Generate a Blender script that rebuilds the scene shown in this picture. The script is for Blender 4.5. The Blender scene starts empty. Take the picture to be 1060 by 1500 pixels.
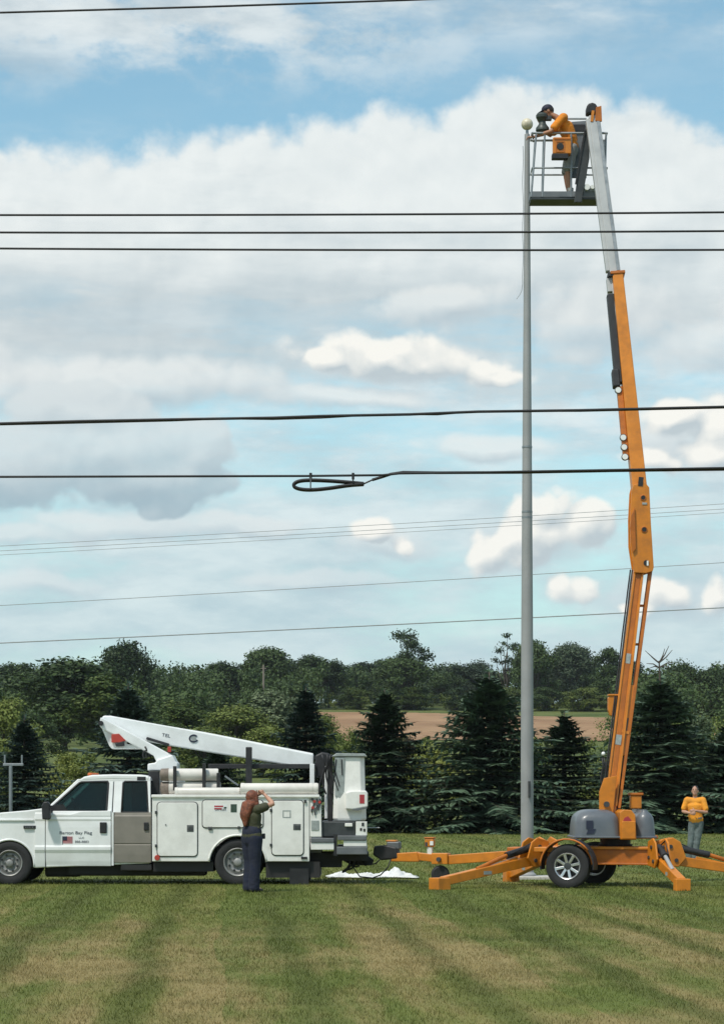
import bpy, bmesh, math, random
import numpy as np
from mathutils import Vector, Matrix

random.seed(7)
rng = np.random.default_rng(7)
scene = bpy.context.scene
COL = scene.collection

# ------------------------------------------------------------------ camera
F, CX, HY, EYE = 3360.0, 530.0, 1165.0, 1.6      # focal length, principal column, horizon row (survey units), eye height
def P(px, py, Y):
    """Survey point: bearing px, height py at distance Y metres -> world metres."""
    return Vector(((px - CX) / F * Y, Y, EYE + (HY - py) / F * Y))

cam = bpy.data.cameras.new("camera")
cam.sensor_fit = 'VERTICAL'
cam.sensor_height = 36.0
cam.lens = F / 1500.0 * 36.0
cam.shift_y = (HY - 750.0) / 1500.0
cam.clip_start = 0.5
cam.clip_end = 6000
cam_o = bpy.data.objects.new("camera", cam)
cam_o.location = (0, 0, EYE)
cam_o.rotation_euler = (math.radians(90), 0, 0)
COL.objects.link(cam_o)
scene.camera = cam_o

scene.view_settings.view_transform = 'Standard'
scene.view_settings.look = 'None'
scene.view_settings.gamma = 1.0
scene.view_settings.exposure = 0.0
scene.view_settings.use_curve_mapping = False
scene.render.engine = 'CYCLES'
scene.cycles.use_denoising = True
scene.cycles.max_bounces = 8
scene.cycles.transparent_max_bounces = 12

SUN_EL, SUN_AZ = math.radians(58), math.radians(218)   # azimuth clockwise from +Y (view direction)

# ------------------------------------------------------------------ node helpers
class NT:
    def __init__(self, tree):
        self.t = tree
    def new(self, typ, **kw):
        n = self.t.nodes.new(typ)
        for k, v in kw.items():
            setattr(n, k, v)
        return n
    def put(self, sock, v):
        if v is None:
            return
        if isinstance(v, bpy.types.NodeSocket):
            self.t.links.new(v, sock)
        else:
            sock.default_value = v
    def m(self, op, a, b=None, c=None, clamp=False):
        n = self.new('ShaderNodeMath', operation=op, use_clamp=clamp)
        for i, v in enumerate((a, b, c)):
            self.put(n.inputs[i], v)
        return n.outputs[0]
    def vm(self, op, a, b=None, scale=None):
        n = self.new('ShaderNodeVectorMath', operation=op)
        self.put(n.inputs[0], a)
        if b is not None:
            self.put(n.inputs[1], b)
        if scale is not None:
            self.put(n.inputs[3], scale)
        return n.outputs[1] if op in ('LENGTH', 'DOT_PRODUCT') else n.outputs[0]
    def xyz(self, x, y, z):
        n = self.new('ShaderNodeCombineXYZ')
        for i, v in enumerate((x, y, z)):
            self.put(n.inputs[i], v)
        return n.outputs[0]
    def sep(self, v):
        n = self.new('ShaderNodeSeparateXYZ')
        self.put(n.inputs[0], v)
        return n.outputs
    def noise(self, vec, scale, detail=4, rough=0.55, out=0, lac=2.0):
        n = self.new('ShaderNodeTexNoise')
        self.put(n.inputs['Vector'], vec)
        n.inputs['Scale'].default_value = scale
        n.inputs['Detail'].default_value = detail
        n.inputs['Roughness'].default_value = rough
        n.inputs['Lacunarity'].default_value = lac
        return n.outputs[out]
    def smooth(self, x, e0, e1, o0=0.0, o1=1.0):
        n = self.new('ShaderNodeMapRange', interpolation_type='SMOOTHSTEP')
        self.put(n.inputs[0], x)
        for i, v in enumerate((e0, e1, o0, o1)):
            self.put(n.inputs[i + 1], v)
        return n.outputs[0]
    def mix(self, fac, a, b, blend='MIX'):
        n = self.new('ShaderNodeMix', data_type='RGBA', blend_type=blend)
        self.put(n.inputs[0], fac)
        for s, v in ((n.inputs[6], a), (n.inputs[7], b)):
            if isinstance(v, (tuple, list)) and len(v) == 3:
                v = (*v, 1)
            self.put(s, v)
        return n.outputs[2]

# ------------------------------------------------------------------ world: Nishita sky + broken cloud
world = bpy.data.worlds.new("World")
scene.world = world
world.use_nodes = True
wt = world.node_tree
wt.nodes.clear()
W = NT(wt)
SKY_STRENGTH = 0.15

def cloud_field(name, ells, warp, rag, bil):
    """Node group: Q (azimuth, elevation), warp vector, rag, billow -> how deep inside the cloud (>0 is inside)."""
    g = bpy.data.node_groups.new(name, 'ShaderNodeTree')
    for nm, ty in (("Q", 'NodeSocketVector'), ("W", 'NodeSocketVector'), ("R", 'NodeSocketFloat'), ("B", 'NodeSocketFloat')):
        g.interface.new_socket(nm, in_out='INPUT', socket_type=ty)
    g.interface.new_socket("V", in_out='OUTPUT', socket_type='NodeSocketFloat')
    G = NT(g)
    gi = G.new('NodeGroupInput'); go = G.new('NodeGroupOutput')
    q = G.vm('ADD', gi.outputs[0], G.vm('SCALE', gi.outputs[1], scale=warp))
    best = None
    for (px, py, rx, ry) in ells:
        d = G.vm('SUBTRACT', q, ((px - 530) / 1000, (1165 - py) / 1000, 0))
        d = G.vm('MULTIPLY', d, (1000 / rx, 1000 / ry, 0))
        v = G.vm('LENGTH', d)
        best = v if best is None else G.m('SMOOTH_MIN', best, v, 0.15)
    v = G.m('SUBTRACT', 1.0, best)
    v = G.m('ADD', v, G.m('MULTIPLY', gi.outputs[2], rag))
    v = G.m('ADD', v, G.m('MULTIPLY', gi.outputs[3], bil))
    G.t.links.new(v, go.inputs[0])
    return g

SOFT = [(880, 470, 150, 66), (1010, 515, 130, 60), (1200, 480, 200, 80), (650, 452, 130, 30), (180, 575, 330, 42), (500, 590, 180, 26), (-200, 560, 260, 60), (190, 772, 190, 27), (40, 790, 150, 26), (350, 765, 110, 22), (90, 862, 120, 20), (-160, 780, 220, 50), (700, 655, 130, 22), (450, 850, 160, 20), (775, 790, 130, 48), (960, 872, 190, 40), (1010, 640, 130, 58), (565, 797, 80, 28), (600, 530, 200, 46)]
DECK = [(-380, 420, 340, 205), (40, 430, 380, 225), (330, 400, 260, 215), (560, 375, 270, 235), (770, 365, 230, 250),
        (930, 380, 210, 245), (1090, 430, 190, 215), (1450, 430, 320, 210)]
GREY = [(150, 660, 190, 75), (40, 690, 170, 70), (300, 668, 52, 46), (230, 705, 130, 52), (120, 612, 110, 40), (-150, 690, 200, 80)]
PUFF = [(560, 518, 110, 44), (620, 530, 100, 36), (730, 545, 60, 18), (680, 534, 95, 30), (480, 528, 52, 22), (985, 612, 60, 30), (1060, 625, 75, 42), (955, 676, 80, 20),
        (1045, 668, 90, 30), (1250, 640, 150, 60), (770, 782, 70, 44), (850, 772, 45, 40), (715, 797, 55, 36), (800, 752, 40, 26), (545, 782, 34, 22),
        (582, 797, 26, 17), (860, 868, 62, 28), (980, 872, 66, 32), (1052, 868, 44, 34), (925, 886, 70, 20), (1200, 850, 130, 45)]

tc = W.new('ShaderNodeTexCoord')
D = W.vm('NORMALIZE', tc.outputs['Generated'])
dx, dy, dz = W.sep(D)
hor = W.m('MAXIMUM', W.m('SQRT', W.m('ADD', W.m('MULTIPLY', dx, dx), W.m('MULTIPLY', dy, dy))), 0.08)
az = W.m('ARCTAN2', dx, dy)
el = W.m('DIVIDE', dz, hor)
Q = W.xyz(W.m('MULTIPLY', az, F / 1000), W.m('MULTIPLY', el, F / 1000), 0.0)
N = W.vm('SCALE', D, scale=F / 1000)
Qs = W.sep(Q)

sky = W.new('ShaderNodeTexSky', sky_type='NISHITA')
sky.sun_disc = False
sky.sun_elevation = SUN_EL
sky.sun_rotation = SUN_AZ
sky.air_density = 1.0
sky.dust_density = 0.7
sky.ozone_density = 1.2
K = 1.0 / SKY_STRENGTH
def C(r, g, b):
    return (r * K, g * K, b * K, 1)
skyc = W.mix(1.0, sky.outputs[0], (1.04, 1.24, 1.06), 'MULTIPLY')

# high thin veil of streaked cloud, everywhere on the dome
Nst = W.vm('MULTIPLY', N, (1.0, 1.0, 3.2))
st = W.noise(Nst, 2.1, 8, 0.62)
st2 = W.noise(Nst, 5.5, 7, 0.6)
brk = W.noise(N, 1.3, 3, 0.5)
cover = W.m('ADD', W.m('MULTIPLY', st, 0.75), W.m('MULTIPLY', st2, 0.3))
low = W.smooth(Qs[1], 0.95, 0.25, 0.0, 0.17)
veil = W.smooth(W.m('ADD', W.m('ADD', cover, low), W.m('MULTIPLY', W.m('SUBTRACT', brk, 0.5), 0.25)), 0.47, 0.72)
# upper mackerel band
topband = W.m('MULTIPLY', W.smooth(Qs[1], 0.97, 1.13), W.smooth(Qs[0], 0.45, -0.25, 0.35, 1.0))
mack = W.smooth(W.m('ADD', W.noise(W.vm('MULTIPLY', N, (1.0, 1.0, 1.8)), 6.5, 8, 0.62), W.m('MULTIPLY', topband, 0.20)), 0.50, 0.74)
gap = W.m('MULTIPLY', W.smooth(Qs[1], 0.9, 1.0), W.smooth(Qs[1], 1.16, 1.06))
gap = W.m('MULTIPLY', gap, W.smooth(W.m('ABSOLUTE', az), 0.9, 0.4))
veil = W.m('MULTIPLY', veil, W.m('SUBTRACT', 1.0, W.m('MULTIPLY', gap, 0.85)))
veil = W.m('MAXIMUM', W.m('MULTIPLY', veil, 0.86), W.m('MULTIPLY', mack, W.m('MULTIPLY', topband, 0.95)))
veilc = W.mix(W.smooth(st2, .25, .7), C(.46, .56, .62), C(.80, .86, .87))
col = W.mix(veil, skyc, veilc)

def detail(off):
    n = W.vm('ADD', N, (off[0], 0, off[1]))
    wv = W.vm('SUBTRACT', W.noise(n, 5.0, 4, 0.55, out=1), (0.5, 0.5, 0.5))
    rag = W.m('SUBTRACT', W.noise(n, 8.0, 7, 0.6), 0.5)
    nw = W.vm('ADD', n, W.vm('SCALE', wv, scale=.10))
    bill = None
    for sc_, am in ((11.0, 1.0), (27.0, .5)):
        vo = W.new('ShaderNodeTexVoronoi', feature='F1')
        W.put(vo.inputs['Vector'], nw)
        vo.inputs['Scale'].default_value = sc_
        t = W.m('MULTIPLY', W.m('SUBTRACT', .45, vo.outputs['Distance']), am)
        bill = t if bill is None else W.m('ADD', bill, t)
    return W.vm('ADD', Q, (off[0], off[1], 0)), wv, rag, bill
DET0, DET1 = detail((0, 0)), detail((-.010, .019))

def layer(col, name, ells, warp, rag, bil, e0, e1, dark, light, shade_k, base=None, alpha=1.0):
    g = cloud_field(name, ells, warp, rag, bil)
    def at(det):
        n = W.new('ShaderNodeGroup'); n.node_tree = g
        for i, v in enumerate(det):
            W.put(n.inputs[i], v)
        return n.outputs[0]
    v0, v1 = at(DET0), at(DET1)
    mask = W.m('MULTIPLY', W.smooth(v0, e0, e1), alpha)
    sh = W.m('ADD', W.m('MULTIPLY', W.m('SUBTRACT', v0, v1), shade_k), 0.5, clamp=True)
    if base is not None:
        sh = W.m('ADD', W.m('MULTIPLY', sh, 0.45), W.m('MULTIPLY', base, 0.62), clamp=True)
    return W.mix(mask, col, W.mix(sh, dark, light))

# the broad cloud deck: bright crown, grey streaked underside
strk = W.noise(W.vm('MULTIPLY', N, (1.0, 1.0, 5.5)), 2.2, 8, 0.62)
lump = W.noise(W.vm('MULTIPLY', N, (1.0, 1.0, 1.6)), 5.0, 7, 0.6)
deckbase = W.m('ADD', W.smooth(Qs[1], 0.62, 0.93), W.m('ADD', W.m('MULTIPLY', W.m('SUBTRACT', strk, 0.46), 2.2), W.m('MULTIPLY', W.m('SUBTRACT', lump, 0.5), 0.9)), clamp=True)
deckfade = W.m('ADD', W.smooth(Qs[1], 0.60, 0.78), W.m('MULTIPLY', W.smooth(strk, .38, .6), .75), clamp=True)
col = layer(col, "deck", DECK, 0.07, 0.62, 0.20, -0.03, 0.17, C(.44, .535, .585), C(.86, .90, .89), 2.0, deckbase, W.m('MULTIPLY', deckfade, .95))
col = layer(col, "soft", SOFT, 0.08, 1.0, 0.45, -0.15, 0.45, C(.52, .60, .645), C(.83, .865, .855), 1.0, None, 0.75)
greybase = W.m('ADD', W.smooth(Qs[1], 0.41, 0.54), W.m('MULTIPLY', W.m('SUBTRACT', lump, 0.5), 1.0), clamp=True)
col = layer(col, "grey_bank", GREY, 0.08, 0.75, 0.60, -0.04, 0.20, C(.33, .435, .505), C(.70, .765, .78), 1.6, greybase, 0.80)
# pale air low down towards the horizon
hz = W.smooth(Qs[1], 0.62, 0.02, 0.0, 0.72)
hzn = W.m('MULTIPLY', hz, W.smooth(st2, .25, .75, 1.15, .7), clamp=True)
col = W.mix(hzn, col, C(.45, .63, .715))
col = layer(col, "puffs", PUFF, 0.06, 1.35, 0.95, -0.08, 0.34, C(.52, .60, .64), C(.97, .96, .90), 1.15, None, 0.93)
bg = W.new('ShaderNodeBackground')
W.put(bg.inputs[0], col)
bg.inputs[1].default_value = SKY_STRENGTH
wo = W.new('ShaderNodeOutputWorld')
wt.links.new(bg.outputs[0], wo.inputs[0])

sun = bpy.data.lights.new("sun", 'SUN')
sun.energy = 3.2
sun.angle = math.radians(5)
sun.color = (1.0, 0.95, 0.87)
sun_o = bpy.data.objects.new("sun", sun)
sd = Vector((math.sin(SUN_AZ) * math.cos(SUN_EL), math.cos(SUN_AZ) * math.cos(SUN_EL), math.sin(SUN_EL)))
sun_o.rotation_euler = sd.to_track_quat('Z', 'Y').to_euler()
sun_o.location = (0, 0, 60)
COL.objects.link(sun_o)
# ------------------------------------------------------------------ materials
def mat(name, color, rough=0.5, metal=0.0, var=0.12, scale=6.0, bump=0.0, bscale=40.0, coat=0.0, dirt=0.0, dirtc=(.16, .13, .10), dscale=2.5):
    m = bpy.data.materials.new(name); m.use_nodes = True
    T = NT(m.node_tree)
    b = m.node_tree.nodes['Principled BSDF']
    pos = T.new('ShaderNodeNewGeometry').outputs['Position']
    n = T.noise(pos, scale, 5, 0.6)
    lo = tuple(c * (1 - var) for c in color); hi = tuple(min(1, c * (1 + var)) for c in color)
    c = T.mix(T.smooth(n, .3, .7), lo, hi)
    if dirt > 0:
        d = T.m('MULTIPLY', T.smooth(T.noise(pos, dscale, 8, 0.68), .42, .75), dirt)
        c = T.mix(d, c, dirtc)
    T.put(b.inputs['Base Color'], c)
    T.put(b.inputs['Roughness'], T.smooth(n, .2, .8, max(0.03, rough * .8), min(1, rough * 1.2)))
    b.inputs['Metallic'].default_value = metal
    b.inputs['Coat Weight'].default_value = coat
    b.inputs['Coat Roughness'].default_value = 0.15
    if bump > 0:
        bn = T.new('ShaderNodeBump'); bn.inputs['Strength'].default_value = bump; bn.inputs['Distance'].default_value = 0.02
        T.put(bn.inputs['Height'], T.noise(pos, bscale, 5, 0.6))
        T.put(b.inputs['Normal'], bn.outputs[0])
    return m

def glass_mat(name, tint, trans):
    m = bpy.data.materials.new(name); m.use_nodes = True
    t = m.node_tree; t.nodes.clear(); T = NT(t)
    out = T.new('ShaderNodeOutputMaterial')
    tr = T.new('ShaderNodeBsdfTransparent'); tr.inputs[0].default_value = (*[c * trans for c in tint], 1)
    gl = T.new('ShaderNodeBsdfGlossy'); gl.inputs['Roughness'].default_value = 0.03; gl.inputs[0].default_value = (.6, .72, .72, 1)
    fr = T.new('ShaderNodeFresnel'); fr.inputs[0].default_value = 1.5
    mx = T.new('ShaderNodeMixShader')
    T.put(mx.inputs[0], fr.outputs[0])
    t.links.new(tr.outputs[0], mx.inputs[1]); t.links.new(gl.outputs[0], mx.inputs[2])
    t.links.new(mx.outputs[0], out.inputs[0])
    return m

def leaf_mat(name, dark, light, patch=0.35, rough=0.6, trans=0.12, tip=None):
    m = bpy.data.materials.new(name); m.use_nodes = True
    t = m.node_tree; T = NT(t)
    b = t.nodes['Principled BSDF']
    geo = T.new('ShaderNodeNewGeometry')
    oi = T.new('ShaderNodeObjectInfo')
    pos = geo.outputs['Position']
    f = T.m('ADD', T.m('MULTIPLY', geo.outputs['Random Per Island'], 0.55), T.m('MULTIPLY', T.noise(pos, patch, 3, 0.6), 0.9))
    f = T.m('ADD', f, T.m('MULTIPLY', T.m('SUBTRACT', oi.outputs['Random'], 0.5), 0.6))
    c = T.mix(T.smooth(f, 0.42, 1.0), dark, light)
    T.put(b.inputs['Base Color'], c)
    b.inputs['Roughness'].default_value = rough
    b.inputs['Specular IOR Level'].default_value = 0.25
    if trans > 0:
        tl = T.new('ShaderNodeBsdfTranslucent'); T.put(tl.inputs[0], c)
        mx = T.new('ShaderNodeMixShader'); mx.inputs[0].default_value = trans
        t.links.new(b.outputs[0], mx.inputs[1]); t.links.new(tl.outputs[0], mx.inputs[2])
        t.links.new(mx.outputs[0], t.nodes['Material Output'].inputs[0])
    return m

M = {}
M['white'] = mat('white_paint', (.79, .80, .79), .35, var=.05, scale=3, coat=.3, dirt=.22, dirtc=(.42, .40, .36), dscale=1.6)
M['white_gel'] = mat('white_gelcoat', (.80, .79, .75), .45, var=.06, scale=3, dirt=.3, dirtc=(.38, .36, .31), dscale=2.2)
M['boomwhite'] = mat('white_boom_paint', (.78, .80, .80), .4, var=.06, scale=3, dirt=.25, dirtc=(.36, .36, .33), dscale=2.5)
M['taupe'] = mat('taupe_primer', (.215, .195, .165), .6, var=.1, scale=4)
M['pvc'] = mat('white_plastic_pipe', (.70, .67, .62), .45, var=.07, scale=3, dirt=.25, dirtc=(.4, .35, .28))
M['endcap'] = mat('brown_grey_cap', (.20, .16, .13), .7, var=.25, scale=14)
M['black'] = mat('black_plastic', (.018, .018, .02), .55, var=.3)
M['rubber'] = mat('tyre_rubber', (.020, .020, .021), .8, var=.3, scale=14, bump=.3)
M['steelwheel'] = mat('painted_steel_wheel', (.30, .30, .29), .5, .3, var=.2, scale=12, dirt=.4, dirtc=(.08, .06, .05), dscale=6)
M['alloy'] = mat('bright_alloy', (.62, .62, .62), .3, .8, var=.12, scale=12)
M['chassis'] = mat('dark_chassis_steel', (.022, .021, .021), .7, var=.3)
M['greysteel'] = mat('grey_steel_plate', (.17, .18, .19), .5, .4, var=.2, scale=5, dirt=.3, dirtc=(.07, .06, .05))
M['darksteel'] = mat('dark_grey_steel', (.055, .06, .062), .5, .3, var=.2)
M['chrome'] = mat('latch_metal', (.16, .16, .16), .35, .7, var=.2, scale=30)
M['red'] = mat('red_plate', (.42, .045, .03), .45, var=.12)
M['amber'] = mat('amber_lens', (.50, .12, .03), .25, var=.1)
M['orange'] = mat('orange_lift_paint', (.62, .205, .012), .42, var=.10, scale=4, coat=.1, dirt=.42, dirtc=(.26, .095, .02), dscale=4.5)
M['orange_dark'] = mat('orange_lift_paint_dark', (.46, .130, .009), .5, var=.15, scale=5, dirt=.35, dirtc=(.12, .05, .02), dscale=3)  # darker and rougher than the main lift orange, with brown blotches
M['alu'] = mat('boom_aluminium', (.40, .405, .40), .45, .2, var=.08, scale=3)
M['galv'] = mat('galvanised_tube', (.26, .28, .29), .45, .6, var=.12, scale=8)
M['polealu'] = mat('weathered_aluminium_pole', (.315, .32, .318), .55, .15, var=.07, scale=2)
M['hood'] = mat('grey_fibreglass_hood', (.105, .118, .135), .38, var=.1, scale=3, coat=.2, dirt=.2, dirtc=(.2, .2, .19))
M['decal'] = mat('dark_decal', (.02, .025, .05), .5, var=.1)
M['decal_grey'] = mat('grey_sticker', (.30, .33, .32), .5, var=.15, scale=20)
M['decal_green'] = mat('dark_green_sticker', (.04, .07, .05), .5, var=.2, scale=20)
M['decal_red'] = mat('red_print', (.40, .04, .05), .5, var=.1)
M['ink'] = mat('door_lettering_ink', (.075, .08, .10), .6, var=.1)
M['bright_white'] = mat('sky_and_lamp_white', (.85, .86, .84), .3, var=.04)  # white for lamps, also painted as sky in holes and a pin glint
M['cable'] = mat('black_cable', (.012, .012, .014), .6, var=.2)
M['cable_far'] = mat('weathered_line_wire', (.30, .32, .33), .6, var=.1)
M['concrete'] = mat('concrete', (.46, .44, .40), .85, var=.12, scale=9, bump=.3)
M['ball'] = mat('tarnished_gold_ball', (.62, .56, .42), .45, .05, var=.12, scale=14)
M['verdigris'] = mat('dark_green_fitting', (.046, .058, .052), .5, .2, var=.25, scale=14)
M['cloth_white'] = mat('white_tarp', (.70, .71, .70), .8, var=.10, scale=5, bump=.8, bscale=9, dirt=.35, dirtc=(.40, .39, .32), dscale=3)
M['skin'] = mat('skin', (.46, .25, .17), .55, var=.08, scale=18)
M['skin_tan'] = mat('tanned_skin', (.36, .17, .095), .55, var=.1, scale=18)
M['hair_red'] = mat('auburn_hair', (.17, .050, .022), .55, var=.5, scale=22, bump=.5, bscale=60)
M['hair_dark'] = mat('dark_hair', (.025, .017, .014), .55, var=.3, scale=30, bump=.4)
M['olive'] = mat('olive_shirt', (.050, .052, .026), .85, var=.15, scale=7, bump=.9, bscale=16)
M['jeans'] = mat('dark_blue_denim', (.010, .014, .032), .85, var=.2, scale=9, bump=.9, bscale=16)
M['greyjeans'] = mat('faded_grey_green_trousers', (.12, .15, .15), .85, var=.25, scale=8, bump=.9, bscale=15)
M['shorts'] = mat('light_grey_shorts', (.27, .27, .26), .85, var=.12, scale=8, bump=.9, bscale=15)
M['yellow'] = mat('orange_yellow_shirt', (.74, .29, .022), .8, var=.12, scale=7, bump=.9, bscale=15)
M['orange_shirt'] = mat('deep_orange_shirt', (.66, .215, .014), .8, var=.14, scale=7, bump=.9, bscale=15)
M['cap_navy'] = mat('navy_cap', (.018, .018, .040), .8, var=.2)
M['shoe'] = mat('dark_shoe', (.02, .018, .017), .6, var=.2)
M['sock'] = mat('pale_sock', (.45, .43, .38), .9, var=.1)
M['shoe_pale'] = mat('pale_sneaker', (.42, .36, .38), .7, var=.1)
M['eye'] = mat('eye', (.03, .02, .02), .2, var=.1)
M['lip'] = mat('lips', (.32, .11, .09), .5, var=.1)
M['glass'] = glass_mat('tinted_window_glass', (.45, .75, .72), .55)
M['seat'] = mat('dark_cab_trim', (.035, .04, .045), .7, var=.2)
M['bark'] = mat('bark', (.07, .055, .042), .9, var=.3, scale=4, bump=.5, bscale=9)
M['wood'] = mat('grey_pole_wood', (.20, .17, .14), .85, var=.15)
M['roof'] = mat('pale_metal_roof', (.34, .33, .30), .5, var=.1)
M['barn'] = mat('weathered_barn_board', (.20, .18, .16), .85, var=.15)
M['spruce'] = leaf_mat('spruce_needles', (0.022, 0.044, 0.025), (0.095, 0.149, 0.092), patch=.9, trans=0.04)
M['spruce_blue'] = leaf_mat('blue_spruce_needles', (0.026, 0.052, 0.040), (0.116, 0.173, 0.137), patch=.9, trans=0.04)
M['leaf_dark'] = leaf_mat('dark_foliage', (0.020, 0.039, 0.013), (0.063, 0.100, 0.029), patch=.22)
M['leaf_mid'] = leaf_mat('mid_green_foliage', (0.048, 0.080, 0.017), (0.160, 0.194, 0.042), patch=.3)
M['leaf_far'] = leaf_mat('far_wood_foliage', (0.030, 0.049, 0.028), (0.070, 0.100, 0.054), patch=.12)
M['leaf_hazed'] = leaf_mat('haze_pale_foliage', (0.072, 0.102, 0.073), (0.126, 0.162, 0.106), patch=.12)  # paleness of distance haze put into the leaf colour
M['leaf_lime'] = leaf_mat('yellow_green_foliage', (0.090, 0.127, 0.024), (0.244, 0.263, 0.061), patch=.6)
M['leaf_willow'] = leaf_mat('grey_green_foliage', (0.052, 0.081, 0.038), (0.156, 0.195, 0.102), patch=.6)
M['leaf_rust'] = leaf_mat('brownish_foliage', (.040, .035, .018), (.10, .075, .035), patch=.6)

# ------------------------------------------------------------------ meshes
class MB:
    def __init__(self, xf=None):
        self.v, self.f, self.xf = [], [], xf
    def add(self, vs, fs):
        o = len(self.v)
        self.v += [Vector(self.xf(p)) if self.xf else Vector(p) for p in vs]
        self.f += [tuple(i + o for i in f) for f in fs]
        return self
    def box(self, x0, x1, y0, y1, z0, z1):
        x0, x1 = min(x0, x1), max(x0, x1); y0, y1 = min(y0, y1), max(y0, y1); z0, z1 = min(z0, z1), max(z0, z1)
        vs = [(x, y, z) for z in (z0, z1) for y in (y0, y1) for x in (x0, x1)]
        return self.add(vs, [(0, 2, 3, 1), (4, 5, 7, 6), (0, 1, 5, 4), (2, 6, 7, 3), (0, 4, 6, 2), (1, 3, 7, 5)])
    def prism(self, poly, y0, y1):
        """polygon in x,z pushed from y0 to y1"""
        n = len(poly)
        vs = [(x, y0, z) for x, z in poly] + [(x, y1, z) for x, z in poly]
        fs = [tuple(range(n)), tuple(range(2 * n - 1, n - 1, -1))]
        fs += [(i, i + n, (i + 1) % n + n, (i + 1) % n) for i in range(n)]
        return self.add(vs, fs)
    def prism2(self, poly0, y0, poly1, y1):
        n = len(poly0)
        vs = [(x, y0, z) for x, z in poly0] + [(x, y1, z) for x, z in poly1]
        fs = [tuple(range(n)), tuple(range(2 * n - 1, n - 1, -1))]
        fs += [(i, i + n, (i + 1) % n + n, (i + 1) % n) for i in range(n)]
        return self.add(vs, fs)
    def beam(self, a, b, w, h, up=(0, 1, 0), w1=None, h1=None):
        """box beam a->b; h measured along 'up' made square to the beam, w across"""
        a, b, up = Vector(a), Vector(b), Vector(up)
        d = (b - a).normalized(); s = d.cross(up).normalized(); u = s.cross(d).normalized()
        w1 = w if w1 is None else w1; h1 = h if h1 is None else h1
        vs = []
        for p, ww, hh in ((a, w, h), (b, w1, h1)):
            for i, j in ((-1, -1), (1, -1), (1, 1), (-1, 1)):
                vs.append(p + s * (i * ww / 2) + u * (j * hh / 2))
        return self.add(vs, [(3, 2, 1, 0), (4, 5, 6, 7), (0, 1, 5, 4), (1, 2, 6, 5), (2, 3, 7, 6), (3, 0, 4, 7)])
    def tube(self, pts, r, n=8, cap=True):
        pts = [Vector(p) for p in pts]
        rs = r if isinstance(r, (list, tuple)) else [r] * len(pts)
        vs, fs = [], []
        ref = None
        for i, p in enumerate(pts):
            d = (pts[min(i + 1, len(pts) - 1)] - pts[max(i - 1, 0)]).normalized()
            if ref is None:
                ref = Vector((0, 0, 1)) if abs(d.z) < .9 else Vector((0, 1, 0))
            s = d.cross(ref).normalized(); u = s.cross(d).normalized(); ref = u
            for k in range(n):
                a = 2 * math.pi * k / n
                vs.append(p + s * (math.cos(a) * rs[i]) + u * (math.sin(a) * rs[i]))
        for i in range(len(pts) - 1):
            for k in range(n):
                k2 = (k + 1) % n
                fs.append((i * n + k, i * n + k2, (i + 1) * n + k2, (i + 1) * n + k))
        if cap:
            fs.append(tuple(range(n - 1, -1, -1)))
            fs.append(tuple((len(pts) - 1) * n + k for k in range(n)))
        return self.add(vs, fs)
    def lathe(self, prof, c, axis='y', n=32, close=True):
        """prof: list of (along, radius)"""
        c = Vector(c); vs, fs = [], []
        for t, r in prof:
            for k in range(n):
                a = 2 * math.pi * k / n
                ca, sa = math.cos(a) * r, math.sin(a) * r
                vs.append(c + (Vector((ca, t, sa)) if axis == 'y' else Vector((ca, sa, t)) if axis == 'z' else Vector((t, ca, sa))))
        for i in range(len(prof) - 1):
            for k in range(n):
                k2 = (k + 1) % n
                fs.append((i * n + k, i * n + k2, (i + 1) * n + k2, (i + 1) * n + k))
        if close:
            fs.append(tuple(range(n - 1, -1, -1)))
            fs.append(tuple((len(prof) - 1) * n + k for k in range(n)))
        return self.add(vs, fs)
    def ball(self, c, r, n=16, m=10, sq=(1, 1, 1)):
        c = Vector(c); vs, fs = [], []
        for i in range(1, m):
            th = math.pi * i / m
            for k in range(n):
                a = 2 * math.pi * k / n
                vs.append(c + Vector((math.sin(th) * math.cos(a) * r * sq[0], math.sin(th) * math.sin(a) * r * sq[1], math.cos(th) * r * sq[2])))
        vs += [c + Vector((0, 0, r * sq[2])), c - Vector((0, 0, r * sq[2]))]
        t, b = len(vs) - 2, len(vs) - 1
        for i in range(m - 2):
            for k in range(n):
                k2 = (k + 1) % n
                fs.append((i * n + k, (i + 1) * n + k, (i + 1) * n + k2, i * n + k2))
        for k in range(n):
            fs.append((t, k, (k + 1) % n)); fs.append((b, (m - 2) * n + (k + 1) % n, (m - 2) * n + k))
        return self.add(vs, fs)
    def build(self, name, m, parent=None, smooth=False, bevel=0.0, seg=2, angle=40):
        org = root_loc(parent)
        me = bpy.data.meshes.new(name)
        me.from_pydata([v - org for v in self.v], [], self.f)
        me.update()
        bm = bmesh.new(); bm.from_mesh(me); bmesh.ops.recalc_face_normals(bm, faces=bm.faces); bm.to_mesh(me); bm.free()
        me.materials.append(m)
        o = bpy.data.objects.new(name, me)
        COL.objects.link(o)
        if parent is not None:
            o.parent = parent
        if bevel > 0:
            b = o.modifiers.new("edge", 'BEVEL'); b.width = bevel; b.segments = seg; b.limit_method = 'ANGLE'; b.angle_limit = math.radians(angle)
            b.harden_normals = False
        if smooth:
            for p in me.polygons:
                p.use_smooth = True
            if smooth == 'auto' or bevel > 0:
                me.set_sharp_from_angle(angle=math.radians(38))
        return o

def root_loc(o):
    v = Vector((0, 0, 0))
    while o is not None:
        v += o.location; o = o.parent
    return v

def empty(name, loc, label, cat, group=None):
    o = bpy.data.objects.new(name, None); o.location = loc; o.empty_display_size = .3
    COL.objects.link(o)
    return tag(o, label, cat, group)

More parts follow.
